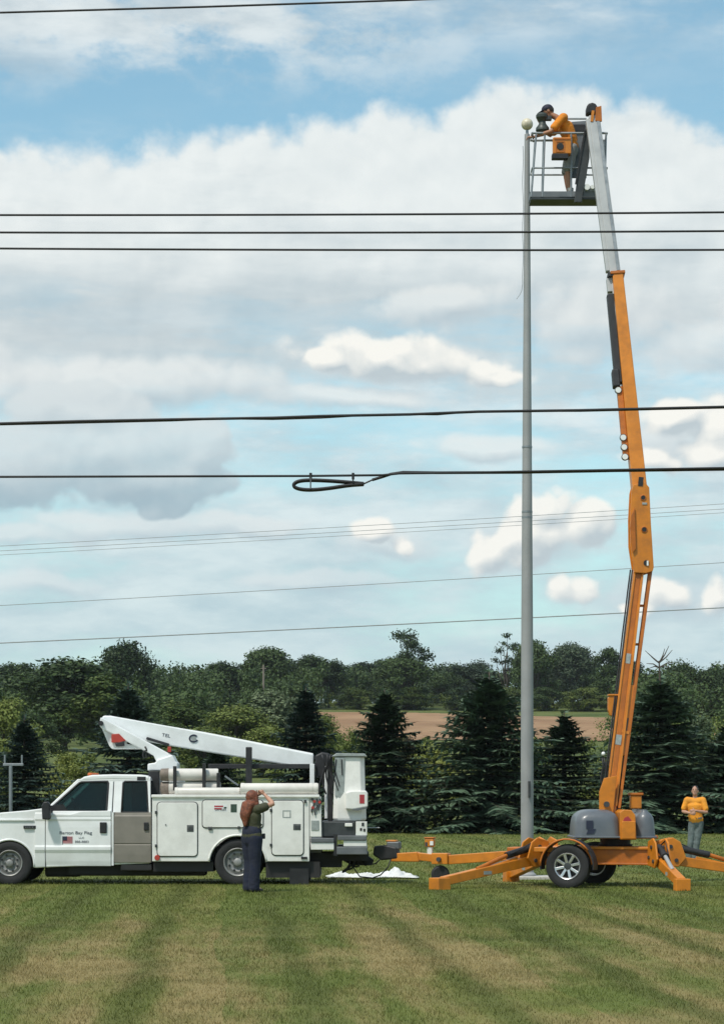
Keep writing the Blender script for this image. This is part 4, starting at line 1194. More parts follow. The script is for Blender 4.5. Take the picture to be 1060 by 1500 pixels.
    MB().beam((TX(325), TY + .9, TZ(1136)), (TX(345), TY + .9, TZ(1150)), .03, .03).build('brace', M['galv'], root)
    # tip and controls
    MB().prism(tp((459.5, 1105), (470, 1100), (482, 1102), (482, 1114), (474, 1141), (461, 1138)), TY + 1.0, TY + 1.5).build('boom_tip', M['black'], root, bevel=.03)
    MB().box(TX(474), TX(478.5), TY + .95, TY + 1.2, TZ(1200), TZ(1121)).build('lift_post', M['boomwhite'], root, bevel=.01)
    MB().box(TX(479), TX(486), TY + .9, TY + 1.1, TZ(1212), TZ(1106)).build('bucket_mount', M['black'], root, bevel=.01)
    MB().beam((TX(484), TY + .85, TZ(1160)), (TX(492), TY + .85, TZ(1162)), .04, .04).build('control_lever', M['black'], root)
    k_ = MB()
    for k in range(4):
        k_.tube([(TX(470 + 5 * k + 4 * math.sin(i * .8 + k)), TY + .8 + .02 * k, TZ(1104 + 8.5 * i)) for i in range(8)], .017, 5)
    k_.build('hose', M['black'], root, smooth=True)
    # bucket
    bk0, bk1 = TY + .28, TY + 1.05
    def ring_(x0, x1, y0, y1, py, c=.08):
        z = TZ(py); x0, x1 = TX(x0), TX(x1)
        return [(x0 + c, y0, z), (x1 - c, y0, z), (x1, y0 + c, z), (x1, y1 - c, z), (x1 - c, y1, z), (x0 + c, y1, z), (x0, y1 - c, z), (x0, y0 + c, z)]
    bk = MB()
    rings = [ring_(491, 533.5, bk0 + .03, bk1, 1108.5), ring_(488.5, 535, bk0, bk1 + .02, 1160), ring_(487, 536.5, bk0 - .01, bk1 + .03, 1199), ring_(489, 535, bk0, bk1 + .02, 1202.5)]
    vs = [p for r_ in rings for p in r_]; fs = [tuple(range(7, -1, -1)), tuple(range(24, 32))]
    for i in range(3):
        fs += [(i * 8 + k, i * 8 + (k + 1) % 8, (i + 1) * 8 + (k + 1) % 8, (i + 1) * 8 + k) for k in range(8)]
    bucket = bk.add(vs, fs).build('bucket', M['white_gel'], root, bevel=.012)
    MB().prism(tp((485, 1107.8), (492, 1103), (534, 1103.5), (537.5, 1107.8)), bk0 - .02, bk1 + .05).build('bucket_cover', M['decal_grey'], bucket, bevel=.01)
    MB().prism(tp((490, 1109), (504.5, 1109), (504, 1160), (498, 1170), (490, 1166)), bk0 - .004, bk0 + .06).build('cover_flap', M['endcap'] if False else M['decal_grey'], bucket, bevel=.01)
    MB().prism(tp((506, 1161), (514, 1158.5), (536, 1158), (538.5, 1162), (538.5, 1182), (516, 1186), (506, 1185)), bk0 - .13, bk0 + .06).build('bucket_step', M['white_gel'], bucket, bevel=.02)
    MB().prism(tp((514, 1187), (522, 1184.5), (538, 1182.7), (538, 1184), (524, 1187.5)), bk0 - .14, bk0 - .1).build('step_slot', M['greysteel'], bucket)
    MB().box(TX(526.5), TX(533.5), bk0 - .136, bk0 - .128, TZ(1177), TZ(1164)).build('bucket_sticker', M['decal_red'], bucket)
    stp = MB()
    for a, b in (((487, 1118), (497, 1152)), ((492, 1112), (489, 1140)), ((500, 1112), (501, 1135)), ((487, 1135), (495, 1158))):
        stp.beam((TX(a[0]), bk0 - .012, TZ(a[1])), (TX(b[0]), bk0 - .012, TZ(b[1])), .02, .01)
    stp.build('cover_strap', M['black'], bucket)
    return root
truck = build_truck()

# pipes lying on the truck
def pipe(x0, x1, yoff, pyc, rpx, label, cap=True, collars=()):
    r = rpx / F * TY
    root = empty('pipe', (TX(x0), TY + yoff, TZ(pyc)), label, 'pipe', 'white pipes carried on the truck')
    L = TX(x1) - TX(x0)
    MB().lathe([(0, r * .92), (.01, r), (L - .02, r), (L, r * .93)], (TX(x0), TY + yoff, TZ(pyc)), 'x', 24).build('tube', M['pvc'], root, smooth='auto')
    if cap:
        MB().lathe([(-.05, r * .55), (-.03, r * 1.0), (.11, r * 1.06), (.11, r * .9)], (TX(x0), TY + yoff, TZ(pyc)), 'x', 20).build('end_cap', M['endcap'], root, smooth='auto')
    for c in collars:
        MB().lathe([(-.03, r * 1.05), (.03, r * 1.05)], (TX(c), TY + yoff, TZ(pyc)), 'x', 24).build('collar', M['pvc'], root, smooth='auto')
    return root
pipe(236, 318, .36, 1134.5, 9.0, 'upper white pipe with a brown end cap behind the cab roof')
pipe(236, 321, .40, 1154.0, 9.0, 'lower white pipe with a brown end cap behind the cab, under another')
pipe(256, 351, .14, 1159.0, 5.4, 'thin white pipe lying on the body edge ahead of the woman', False, (258,))
pipe(352, 466, .13, 1155.5, 8.3, 'thick white pipe along the top rail over the rear compartment door', False, (355, 455, 462))
# ------------------------------------------------------------------ flagpole with its footing
POLE_Y = 44.0
pX = (771.5 - CX) / F * POLE_Y
foot = MB().prism([(pX - .45, -.05), (pX - .45, .055), (pX + .45, .055), (pX + .45, -.05)], POLE_Y - .45, POLE_Y + .45).build('concrete_footing', M['concrete'], None, bevel=.015)
tag(foot, 'pale concrete slab in the grass at the foot of the tall grey pole', 'footing')
pole = empty('flagpole', (pX, POLE_Y, .055), 'tall tapered grey metal flagpole with a ball on top', 'flagpole')
ztop = P(771, 197, POLE_Y).z
prof = [(0, .122), (2.5, .121), (5.0, .112), (8.0, .092), (11.0, .070), (ztop - .055, .050)]
MB().lathe(prof, (pX, POLE_Y, .055), 'z', 28).build('shaft', M['polealu'], pole, smooth='auto')
MB().lathe([(0, .17), (.03, .17), (.07, .128), (.09, .126)], (pX, POLE_Y, .055), 'z', 28).build('base_collar', M['polealu'], pole, smooth='auto')
for py, rr in ((655, .098), (750, .103), (758, .103)):
    MB().lathe([(-.018, rr), (.018, rr)], (pX, POLE_Y, P(771, py, POLE_Y).z), 'z', 24).build('joint_band', M['galv'], pole, smooth='auto')
MB().box(pX + .01, pX + .055, POLE_Y - .165, POLE_Y - .10, P(0, 1168, POLE_Y).z, P(0, 1144, POLE_Y).z).build('cleat', M['darksteel'], pole, bevel=.01)
sp = MB().lathe([(0, .030), (.16, .022)], (pX, POLE_Y, ztop), 'z', 10).build('spindle', M['galv'], pole)
MB().ball((pX, POLE_Y, P(771, 182, POLE_Y).z), 8.6 / F * POLE_Y, 24, 16).build('finial_ball', M['ball'], pole, smooth=True)
MB().tube([(pX + .03, POLE_Y - .06, ztop - .1), (pX + .10, POLE_Y - .06, ztop - .02), (pX + .12, POLE_Y - .06, ztop - .16)], .022, 6).build('pulley_arm', M['darksteel'], pole)
rope = []
for t_ in np.linspace(0, 1, 22):
    py = 215 + 235 * t_
    rope.append((pX - .085 - (.13 * max(0, (t_ - .86) / .14) ** 1.5) + .008 * math.sin(t_ * 21), POLE_Y - .05, P(0, py if t_ < .9 else 426 + (t_ - .9) * 130, POLE_Y).z))
MB().tube(rope, .006, 5).build('halyard_rope', M['galv'], pole)

# ------------------------------------------------------------------ towable boom lift
LC = Vector((3.88, 40.5, 0)); LT = Vector((-.948, .318, 0)).normalized(); LN = Vector((.318, .948, 0)).normalized()
def lx(p):
    return LC + LT * p[0] + LN * p[1] + Vector((0, 0, p[2]))
def build_lift():
    root = empty('boom_lift', (LC.x, LC.y, 0), 'orange towable boom lift on spread outriggers with its basket raised high', 'boom lift')
    O, OD = M['orange'], M['orange_dark']
    # chassis
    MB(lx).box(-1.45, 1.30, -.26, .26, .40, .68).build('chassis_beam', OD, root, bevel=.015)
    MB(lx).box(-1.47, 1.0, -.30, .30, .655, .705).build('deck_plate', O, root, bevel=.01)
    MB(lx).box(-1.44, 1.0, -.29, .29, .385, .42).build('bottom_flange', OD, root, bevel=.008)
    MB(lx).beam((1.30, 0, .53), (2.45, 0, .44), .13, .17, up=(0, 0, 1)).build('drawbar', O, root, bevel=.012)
    MB(lx).beam((2.45, 0, .44), (3.05, 0, .50), .12, .14, up=(0, 0, 1)).build('drawbar', O, root, bevel=.012)
    MB(lx).prism([(2.98, .40), (3.02, .58), (3.45, .55), (3.55, .47), (3.52, .40)], -.09, .09).build('tongue', O, root, bevel=.015)
    MB(lx).box(2.44, 2.74, -.12, .12, .36, .56).build('jack_bracket', O, root, bevel=.012)
    MB(lx).lathe([(-.06, .04), (.06, .04)], (2.59, -.13, .45), 'y', 12).build('jack_pin', M['darksteel'], root)
    jw = MB()
    c = lx((2.60, -.02, .175))
    jw.lathe([(-.07, .05), (-.075, .13), (-.05, .165), (.05, .165), (.075, .13), (.07, .05)], c, 'y', 24).build('jockey_wheel', M['rubber'], root, smooth='auto')
    MB(lx).prism([(3.38, .45), (3.40, .66), (3.60, .70), (3.84, .68), (3.86, .52), (3.70, .42)], -.10, .10).build('coupler', M['black'], root, bevel=.03)
    MB(lx).box(3.36, 3.60, -.08, .08, .62, .76).build('surge_housing', M['greysteel'], root, bevel=.02)
    MB(lx).box(3.42, 3.62, -.07, .07, .76, .79).build('coupler_lid', O, root, bevel=.01)
    hz = MB(lx)
    hz.tube([(3.5, -.12, .45), (3.55, -.14, .30), (3.68, -.16, .16), (3.85, -.12, .10), (4.1, -.1, .12), (4.25, -.05, .30), (4.3, 0, .55)], .012, 6)
    hz.tube([(3.6, -.06, .55), (3.8, -.10, .36), (4.0, -.1, .33), (4.15, 0, .55)], .014, 6)
    hz.build('tow_cable', M['black'], root, smooth=True)
    # small control box on a post at the tongue
    def ctrl(a, b, z0, h):
        MB(lx).box(a - .045, a + .045, b - .04, b + .04, z0, z0 + h * .55).build('control_post', M['white_gel'], root, bevel=.01)
        x = MB(lx).box(a - .085, a + .085, b - .06, b + .06, z0 + h * .5, z0 + h).build('control_box', O, root, bevel=.02)
        MB(lx).box(a - .095, a + .095, b - .07, b + .07, z0 + h, z0 + h + .025).build('box_lid', OD, x, bevel=.008)
        MB(lx).box(a - .08, a - .02, b - .072, b - .056, z0 + h * .6, z0 + h * .85).build('control_label', M['white'], x)
        MB(lx).box(a + .03, a + .07, b - .072, b - .056, z0 + h * .55, z0 + h * .78).build('control_label', M['darksteel'], x)
    ctrl(2.80, .0, .52, .30)
    # wheels and fenders
    for s in (-1, 1):
        cw = lx((0, s * 1.02, .378))
        t = wheel(root, 'wheel', (0, 0, 0), .385, .24, .225, M['rubber'], M['alloy'], s, 'alloy')
        for o in [t] + list(t.children):
            rot = Matrix.Rotation(math.atan2(LT.y, LT.x) - math.pi, 4, 'Z')
            org = root.location
            for v in o.data.vertices:
                v.co = rot @ (v.co + org) + cw - org
        fa = MB(lx); n = 14; vs = []; fs = []
        for i in range(n + 1):
            a = math.radians(-8 + 196 * i / n)
            for rr, yy in ((.455, -.15), (.455, .15), (.478, .15), (.478, -.15)):
                vs.append((math.cos(a) * rr, s * 1.02 + yy, .385 + math.sin(a) * rr))
        for i in range(n):
            for k in range(4):
                fs.append((i * 4 + k, i * 4 + (k + 1) % 4, (i + 1) * 4 + (k + 1) % 4, (i + 1) * 4 + k))
        fs += [(3, 2, 1, 0), (n * 4, n * 4 + 1, n * 4 + 2, n * 4 + 3)]
        fd = fa.add(vs, fs).build('fender', M['black'], root, smooth='auto')
        ed = MB(lx)
        ed.tube([(math.cos(math.radians(a)) * .462, s * 1.18, .385 + math.sin(math.radians(a)) * .462) for a in range(0, 150, 12)], .016, 6)
        ed.build('fender_edge', OD, fd, smooth=True)
        MB(lx).box(.25, .62, s * .3, s * 1.0, .62, .70).build('fender_bracket', O, root, bevel=.01)
    MB(lx).lathe([(-.95, .05), (.95, .05)], (0, 0, .378), 'y', 12).build('axle', M['chassis'], root)
    # outriggers
    def outrigger(a, b, footp, piv_z=.50, big=1.0, label=None):
        pv = lx((a, b, piv_z)); ft = Vector(footp)
        d = ft - pv; dirh = Vector((d.x, d.y, 0)).normalized(); side = Vector((-dirh.y, dirh.x, 0))
        up = Vector((0, 0, 1))
        def fl(p):      # u along the arm, v sideways, z up
            u, v, z = p
            return pv + dirh * u + side * v + up * (z - piv_z)
        L = Vector((d.x, d.y, 0)).length
        orig = MB(fl)
        orig.prism2([(-.20, .38), (-.16, .80), (.10, .86), (.24, .78), (.34, .50), (.20, .34)], -.13, [(-.20, .38), (-.16, .80), (.10, .86), (.24, .78), (.34, .50), (.20, .34)], -.095)
        orig.prism([(-.20, .38), (-.16, .80), (.10, .86), (.24, .78), (.34, .50), (.20, .34)], .095, .13)
        m_ = orig.build('outrigger', O, root, bevel=.012)
        for k, (u, z) in enumerate(((.06, .70), (.16, .46), (-.08, .52))):
            MB(fl).lathe([(-.15, .035), (.15, .035)], (u, 0, z), 'y', 10).build('pivot_pin', M['darksteel'], m_)
        MB(fl).beam((.12, 0, .46), (L * .96, 0, .14), .15, .17, up=(0, 0, 1), h1=.15).build('outrigger_arm', O, m_, bevel=.012)
        MB(fl).beam((L * .22, 0, .50), (L * .60, 0, .30), .10, .05, up=(0, 0, 1)).build('arm_gusset', O, m_, bevel=.01)
        MB(fl).tube([(.06, 0, .70), (L * .32, 0, .55)], .062, 14).build('ram_barrel', M['black'], m_, smooth='auto')
        MB(fl).tube([(L * .32, 0, .55), (L * .62, 0, .33)], .036, 12).build('ram_rod', M['alu'] if big > 1 else OD, m_, smooth='auto')
        MB(fl).box(L * .50, L * .58, -.079, -.073, .235, .295).build('warning_label', M['decal_grey'], m_)
        MB(fl).box(L * .50, L * .58, .073, .079, .235, .295).build('warning_label', M['decal_grey'], m_)
        MB(fl).tube([(.02, .05, .74), (.12, .10, .82), (L * .2, .09, .66), (L * .3, .06, .58)], .012, 6).build('ram_hose', M['black'], m_)
        MB(fl).box(L * .93, L * 1.05, -.13, .13, -.01, .20).build('outrigger_foot', O, m_, bevel=.012)
    outrigger(.72, -.38, (1.30, 38.95, 0))
    outrigger(-1.42, -.36, (5.36, 38.45, 0), big=2)
    outrigger(-1.42, .36, (7.75, 40.6, 0))
    outrigger(.72, .38, (2.75, 42.5, 0))
    # turntable and hoods
    T0 = Vector(((900 - CX) / F * 40.6, 40.55, 0))
    MB().lathe([(.705, .30), (.74, .31), (.74, .27), (.86, .27)], (T0.x, T0.y, 0), 'z', 30).build('slew_ring', M['black'], root, smooth='auto')
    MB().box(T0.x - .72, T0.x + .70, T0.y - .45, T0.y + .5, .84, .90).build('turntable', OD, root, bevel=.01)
    def hood(x0, x1, y0, y1, z0, z1, name):
        MB().box(x0 - .025, x1 + .015, y0 - .025, y1 + .02, z0, z0 + .035).build('cover_flange', M['hood'], root, bevel=.012)
        hh = z1 - z0; vs = []; nseg = 6
        prof_ = [(.06, 0, .14), (.30, .008, .15), (.55, .018, .16), (.72, .035, .17), (.84, .07, .19), (.93, .125, .21), (.98, .19, .22), (1.0, .26, .22)]
        lim = min(x1 - x0, y1 - y0) / 2 - .01
        for fz, ins, rr in prof_:
            ins = min(ins, lim * .8); rr = min(rr, lim - ins)
            a0, a1, c0, c1 = x0 + ins, x1 - ins, y0 + ins, y1 - ins
            for cx_, cy_, st in ((a1 - rr, c1 - rr, 0), (a0 + rr, c1 - rr, 90), (a0 + rr, c0 + rr, 180), (a1 - rr, c0 + rr, 270)):
                for i in range(nseg + 1):
                    t = math.radians(st + 90 * i / nseg); vs.append((cx_ + rr * math.cos(t), cy_ + rr * math.sin(t), z0 + hh * fz))
        n = 4 * (nseg + 1); m_ = len(prof_)
        fs = [tuple(range(n - 1, -1, -1)), tuple((m_ - 1) * n + k for k in range(n))]
        fs += [(i * n + k, i * n + (k + 1) % n, (i + 1) * n + (k + 1) % n, (i + 1) * n + k) for i in range(m_ - 1) for k in range(n)]
        return MB().add(vs, fs).build(name, M['hood'], root, smooth='auto')
    px2x = lambda px, Y: (px - CX) / F * Y
    zz = lambda py, Y: EYE + (HY - py) / F * Y
    Yh = 39.9
    h1 = hood(px2x(842, Yh), px2x(909, Yh), Yh, Yh + 1.3, zz(1228, Yh), zz(1186, Yh), 'battery_cover')
    MB().box(px2x(858, Yh), px2x(868, Yh), Yh - .008, Yh + .05, zz(1214, Yh), zz(1202, Yh)).build('cover_emblem', M['decal'], h1)
    MB().prism([(px2x(858, Yh), zz(1222, Yh)), (px2x(861, Yh), zz(1215, Yh)), (px2x(872, Yh), zz(1214, Yh)), (px2x(869, Yh), zz(1221, Yh))], Yh - .010, Yh + .05).build('cover_emblem', M['decal'], h1)
    Y2 = 40.0
    h2 = hood(px2x(930, Y2), px2x(960.5, Y2), Y2, Y2 + 1.2, zz(1228, Y2), zz(1186, Y2), 'pump_cover')
    Yp = 39.82
    pl = MB().prism([(px2x(908, Yp), zz(1230, Yp)), (px2x(907, Yp), zz(1190, Yp)), (px2x(912, Yp), zz(1186, Yp)), (px2x(924, Yp), zz(1186.5, Yp)), (px2x(930, Yp), zz(1194, Yp)), (px2x(931.5, Yp), zz(1230, Yp))], Yp, Yp + .9).build('ground_control_tower', O, root, bevel=.015)
    MB().box(px2x(910, Yp), px2x(930, Yp), Yp - .03, Yp + .02, zz(1229, Yp), zz(1203, Yp)).build('control_door', M['orange'], pl, bevel=.012)
    MB().prism([(px2x(912, Yp), zz(1202.5, Yp)), (px2x(914, Yp), zz(1198, Yp)), (px2x(919, Yp), zz(1195.5, Yp)), (px2x(923, Yp), zz(1200, Yp)), (px2x(924, Yp), zz(1202.5, Yp))], Yp - .012, Yp + .02).build('red_sticker', M['decal_red'], pl)
    bx = px2x(930, 41.0)
    MB().box(bx - .06, bx + .06, 40.95, 41.08, 1.20, 1.42).build('control_post', M['white_gel'], root, bevel=.01)
    cb = MB().box(bx - .10, bx + .10, 40.9, 41.1, 1.36, 1.60).build('control_box', O, root, bevel=.02)
    MB().box(bx - .13, bx + .13, 40.88, 41.12, 1.60, 1.645).build('box_lid', OD, cb, bevel=.01)
    # riser: main beam, tension link, cylinder
    def R(px, py, Y): return P(px, py, Y)
    YB, YM, YT = 40.75, 41.35, 42.75
    def yb(py): return YB + (1190 - py) / (1190 - 830) * (YM - YB)
    b0, b1 = R(890.5, 1196, yb(1196)), R(935, 826, yb(826))
    rb = MB()
    rb.beam(b0, b1, .215, .26, up=(0, 1, 0), w1=.17)
    riser = rb.build('riser_boom', O, root, bevel=.012)
    # side channel lips on the riser
    dv = (b1 - b0).normalized(); sv = dv.cross(Vector((0, 1, 0))).normalized()
    for s in (-1, 1):
        MB().beam(b0 + dv * .2 + sv * (s * .095) - Vector((0, .14, 0)), b1 - dv * .1 + sv * (s * .072) - Vector((0, .14, 0)), .035, .05, up=(0, 1, 0)).build('riser_lip', O, riser, bevel=.006)
    MB().beam(b0 + dv * .25 - Vector((0, .136, 0)), b1 - dv * .12 - Vector((0, .136, 0)), .07, .012, up=(0, 1, 0)).build('riser_web', OD, riser)
    la, lb2 = R(905, 1184, yb(1184)), R(951.5, 836, yb(836))
    for dyy in (-.10, .10):
        MB().beam(la + Vector((0, dyy, 0)), lb2 + Vector((0, dyy, 0)), .055, .05, up=(0, 1, 0)).build('riser_link', OD, root, bevel=.008)
    for py in (888, 945):
        k = (1184 - py) / (1184 - 836)
        pc = la.lerp(lb2, k); q = b0.lerp(b1, (1196 - py) / 370)
        MB().beam(q, pc, .045, .045, up=(0, 1, 0)).build('cross_tie', OD, root, bevel=.006)
    m0, m1 = R(911.5, 1108, yb(1108)), R(925, 1005, yb(1005))
    MB().beam(m0 + sv * .03, m1 + sv * -.01, .15, .22, up=(0, 1, 0)).build('link_housing', O, root, bevel=.012)
    MB().beam(R(909, 1100, yb(1100)) - Vector((0, .118, 0)), R(917, 1052, yb(1052)) - Vector((0, .118, 0)), .05, .012, up=(0, 1, 0)).build('housing_slot', M['darksteel'], root)
    MB().beam(R(911, 1074, yb(1074)) - Vector((0, .13, 0)), R(912, 1070, yb(1070)) - Vector((0, .13, 0)), .20, .02, up=(0, 1, 0)).build('housing_rib', O, root)
    MB().tube([R(899, 1190, 40.7), R(908, 1103, 40.85)], .065, 16).build('lift_cylinder', M['black'], root, smooth='auto')
    MB().tube([R(908, 1103, 40.85), R(914, 1050, 40.95)], .04, 12).build('cylinder_rod', M['alu'], root, smooth='auto')
    hr = MB()
    for k, off in enumerate((.02, .055)):
        hr.tube([b0.lerp(b1, t) + sv * ((.095 + off) * (1 if sv.x < 0 else -1)) - Vector((0, .10 + .012 * math.sin(t * 40 + k), 0)) for t in np.linspace(.06, .97, 22)], .014, 6)
    hr.build('riser_hose', M['black'], root, smooth=True)
    for t_, w_ in ((.30, .10), (.62, .08)):
        pq = b0.lerp(b1, t_) - Vector((0, .143, 0))
        MB().beam(pq - dv * .09, pq + dv * .09, w_, .006, up=(0, 1, 0)).build('warning_label', M['decal_grey'], riser)
    # lower flared plates
    for yy in (40.55, 40.95):
        MB().prism([(px2x(877, yy), zz(1194, yy)), (px2x(877, yy), zz(1160, yy)), (px2x(884, yy), zz(1140, yy)), (px2x(903, yy), zz(1136, yy)), (px2x(897, yy), zz(1194, yy))], yy, yy + .03).build('riser_plate', O, root, bevel=.006)
    MB().lathe([(-.3, .05), (.3, .05)], (px2x(886, 40.7), 40.75, zz(1178, 40.7)), 'y', 14).build('riser_pin', M['darksteel'], root)
    br = R(889.5, 1040, yb(1030))
    MB().prism([(br.x + .03, br.z - .10), (br.x + .0, br.z + .0), (br.x + .0, br.z + .22), (br.x + .04, br.z + .25), (br.x + .18, br.z + .25), (br.x + .14, br.z - .12)], br.y - .09, br.y + .09).build('hose_bracket', O, root, bevel=.01)
    MB().box(br.x + .0, br.x + .18, br.y - .11, br.y + .11, br.z + .25, br.z + .28).build('bracket_cap', O, root, bevel=.008)
    hp = MB()
    for k in range(2):
        hp.tube([R(884 - k * 3 + 2 * math.sin(i * 1.7), 1110 + i * 11, 40.6 - .03 * k) for i in range(8)], .016, 5)
    hp.build('hydraulic_hose', M['black'], root, smooth=True)
    MB().ball(R(883, 1104, 40.6), .035, 10, 8).build('warning_lamp', M['bright_white'], root, smooth=True)
    # knuckle between riser and main boom
    Yk = 41.30
    poly = [(927, 840), (921, 800), (920.5, 762), (922.5, 722), (925, 712), (942, 708), (948.5, 716), (951, 770), (955, 832), (953.5, 838), (944, 841)]
    for yy in (Yk - .18, Yk + .13):
        kn = MB().prism([(px2x(a, Yk), zz(b, Yk)) for a, b in poly], yy, yy + .05).build('knuckle_plate', O, root, bevel=.008)
        if yy < Yk:
            for (a, b, r_) in ((939.5, 731, .040), (941, 777.5, .042)):
                MB().lathe([(-.012, r_), (.02, r_)], (px2x(a, Yk), yy, zz(b, Yk)), 'y', 14).build('pin_hole', M['black'], kn)
                MB().tube([Vector((px2x(a, Yk), yy - .006, zz(b, Yk))) + Vector((math.cos(t) * r_ * 1.15, 0, math.sin(t) * r_ * 1.15)) for t in np.linspace(0, 2 * math.pi, 15)], .010, 5).build('pin_ring', OD, kn)
            MB().lathe([(-.014, .05), (.02, .05)], (px2x(944, Yk), yy, zz(826, Yk)), 'y', 14).build('pin_hole', M['black'], kn)
            MB().box(px2x(938, Yk), px2x(945, Yk), yy - .012, yy + .01, zz(741, Yk), zz(738, Yk)).build('pin_label', M['decal_grey'], kn)
            MB().box(px2x(944.5, Yk), px2x(947, Yk), yy - .022, yy + .01, zz(830, Yk), zz(823, Yk)).build('pin_glint', M['bright_white'], kn)
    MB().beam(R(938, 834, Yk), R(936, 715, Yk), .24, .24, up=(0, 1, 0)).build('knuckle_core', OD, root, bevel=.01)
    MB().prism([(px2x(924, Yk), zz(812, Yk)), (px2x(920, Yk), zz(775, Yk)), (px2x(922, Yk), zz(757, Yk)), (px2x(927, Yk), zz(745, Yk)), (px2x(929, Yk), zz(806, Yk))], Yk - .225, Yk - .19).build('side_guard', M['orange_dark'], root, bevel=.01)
    # main boom (outer section) and telescopic section
    t0, t1 = R(936.5, 730, 41.3), R(903, 404, 42.05)
    mb = MB().beam(t0, t1, .265, .30, up=(0, 1, 0), w1=.195).build('main_boom', O, root, bevel=.014)
    dv2 = (t1 - t0).normalized(); sv2 = dv2.cross(Vector((0, 1, 0))).normalized()
    MB().beam(t1 - dv2 * .02, t1 + dv2 * .035, .27, .34, up=(0, 1, 0)).build('boom_collar', OD, mb, bevel=.008)
    MB().beam(t1 - dv2 * .05 - sv2 * -.13, t1 - dv2 * -.02 - sv2 * -.13, .10, .3, up=(0, 1, 0)).build('collar_lug', M['black'], mb)
    pw = R(938, 706, 41.3)
    MB().beam(R(937, 712, 41.13), R(938.5, 699, 41.13), .085, .04, up=(0, 1, 0)).build('access_slot', M['black'], mb)
    def edge(py, off):   # point along the front-left edge of the main boom
        k = (730 - py) / (730 - 404)
        c = t0.lerp(t1, k); wv = .265 + (.195 - .265) * k
        return c, wv
    # black cable tray on the image-left side of the outer boom
    def alongL(py, d): 
        c, w_ = edge(py, 0)
        sgn = -1 if sv2.x > 0 else 1
        return c + sv2 * (sgn * (w_ / 2 + d))
    tray = MB().beam(alongL(562, .055), alongL(432, .055), .115, .16, up=(0, 1, 0)).build('cable_tray', M['black'], root, bevel=.008)
    for i in range(34):
        k = i / 33
        p = alongL(560, .115).lerp(alongL(434, .115), k)
        MB().beam(p - dv2 * .018, p + dv2 * .018, .02, .15, up=(0, 1, 0)).build('tray_link', M['darksteel'], tray)
    MB().beam(alongL(428, .06), alongL(408, .06), .09, .12, up=(0, 1, 0)).build('tray_end', M['alu'], root, bevel=.008)
    MB().beam(alongL(568, .10), alongL(543, .10), .13, .2, up=(0, 1, 0)).build('tray_carrier', M['black'], root, bevel=.02)
    lt = MB().beam(alongL(672, .05), alongL(568, .05), .10, .14, up=(0, 1, 0)).build('lower_tray', OD, root, bevel=.01)
    for py in (573, 642, 656, 670):
        c_ = alongL(py, .085 if py < 600 else .075) - Vector((0, .085, 0))
        MB().lathe([(-.03, .050), (.0, .055), (.01, .055)], c_, 'y', 18).build('sky_and_lamp_white', M['bright_white'], lt, smooth='auto')  # white discs stand in for bright sky seen through the tray holes
        MB().lathe([(-.005, .066), (.012, .066)], c_ + Vector((0, .006, 0)), 'y', 18).build('hole_rim', M['darksteel'], lt)
    e0, e1 = t1 - dv2 * 1.2, R(869, 172, YT)
    te = MB().beam(e0, e1, .20, .20, up=(0, 1, 0)).build('telescopic_boom', M['alu'], root, bevel=.012)
    dv3 = (e1 - e0).normalized(); sv3 = dv3.cross(Vector((0, 1, 0))).normalized(); sg = -1 if sv3.x > 0 else 1
    MB().beam(e0 + dv3 * 1.3 + sv3 * (sg * .118) - Vector((0, .02, 0)), e1 - dv3 * .05 + sv3 * (sg * .118) - Vector((0, .02, 0)), .085, .13, up=(0, 1, 0)).build('leveling_rod_cover', M['alu'], root, bevel=.014)
    MB().beam(e0 + dv3 * 1.3 + sv3 * (-sg * .055) - Vector((0, .108, 0)), e1 - dv3 * .1 + sv3 * (-sg * .055) - Vector((0, .108, 0)), .05, .012, up=(0, 1, 0)).build('boom_seam', M['galv'], te)
    # boom head
    hY = e1.y
    for yy in (hY - .14, hY + .10):
        MB().prism([(px2x(870, hY), zz(180, hY)), (px2x(871, hY), zz(160, hY)), (px2x(879, hY), zz(158, hY)), (px2x(880, hY), zz(181, hY))], yy, yy + .04).build('boom_head_plate', OD, root, bevel=.006)
    MB().prism([(px2x(857.5, hY), zz(169, hY)), (px2x(857.5, hY), zz(158, hY)), (px2x(861, hY), zz(154, hY)), (px2x(866, hY), zz(152.5, hY)), (px2x(871, hY), zz(154, hY)), (px2x(874.5, hY), zz(160, hY)), (px2x(875, hY), zz(172, hY)), (px2x(869, hY), zz(168, hY))], hY - .12, hY + .12).build('head_guard', M['black'], root, bevel=.03, seg=3)
    MB().beam(R(866, 178, hY - .13), R(868, 162, hY - .13), .05, .02, up=(0, 1, 0)).build('head_bracket', O, root)
    # ---- basket
    Yf, Yr = 42.98, 43.46          # near and far side of the basket
    xl, xr = px2x(777, Yf), px2x(889, Yf)
    zf = zz(288.5, Yf)
    bk = MB().box(xl, xr - .12, Yf, Yr, zf - .05, zf).build('basket_floor', M['darksteel'], root, bevel=.008)
    zt = zz(280.5, Yf)
    for nm, a in (('toe_board', (xl, xr - .12, Yf - .012, Yf + .012)), ('toe_board', (xl, xr - .12, Yr - .012, Yr + .012)), ('toe_board', (xl - .012, xl + .012, Yf + .013, Yr - .013)), ('toe_board', (xr - .132, xr - .108, Yf + .013, Yr - .013))):
        MB().box(a[0], a[1], a[2], a[3], zf + .002, zt).build(nm, M['greysteel'], root)
    zr1, zr2 = zz(195, Yf), zz(246, Yf)
    rail = MB()
    r_ = .020
    xle = px2x(779, Yf)
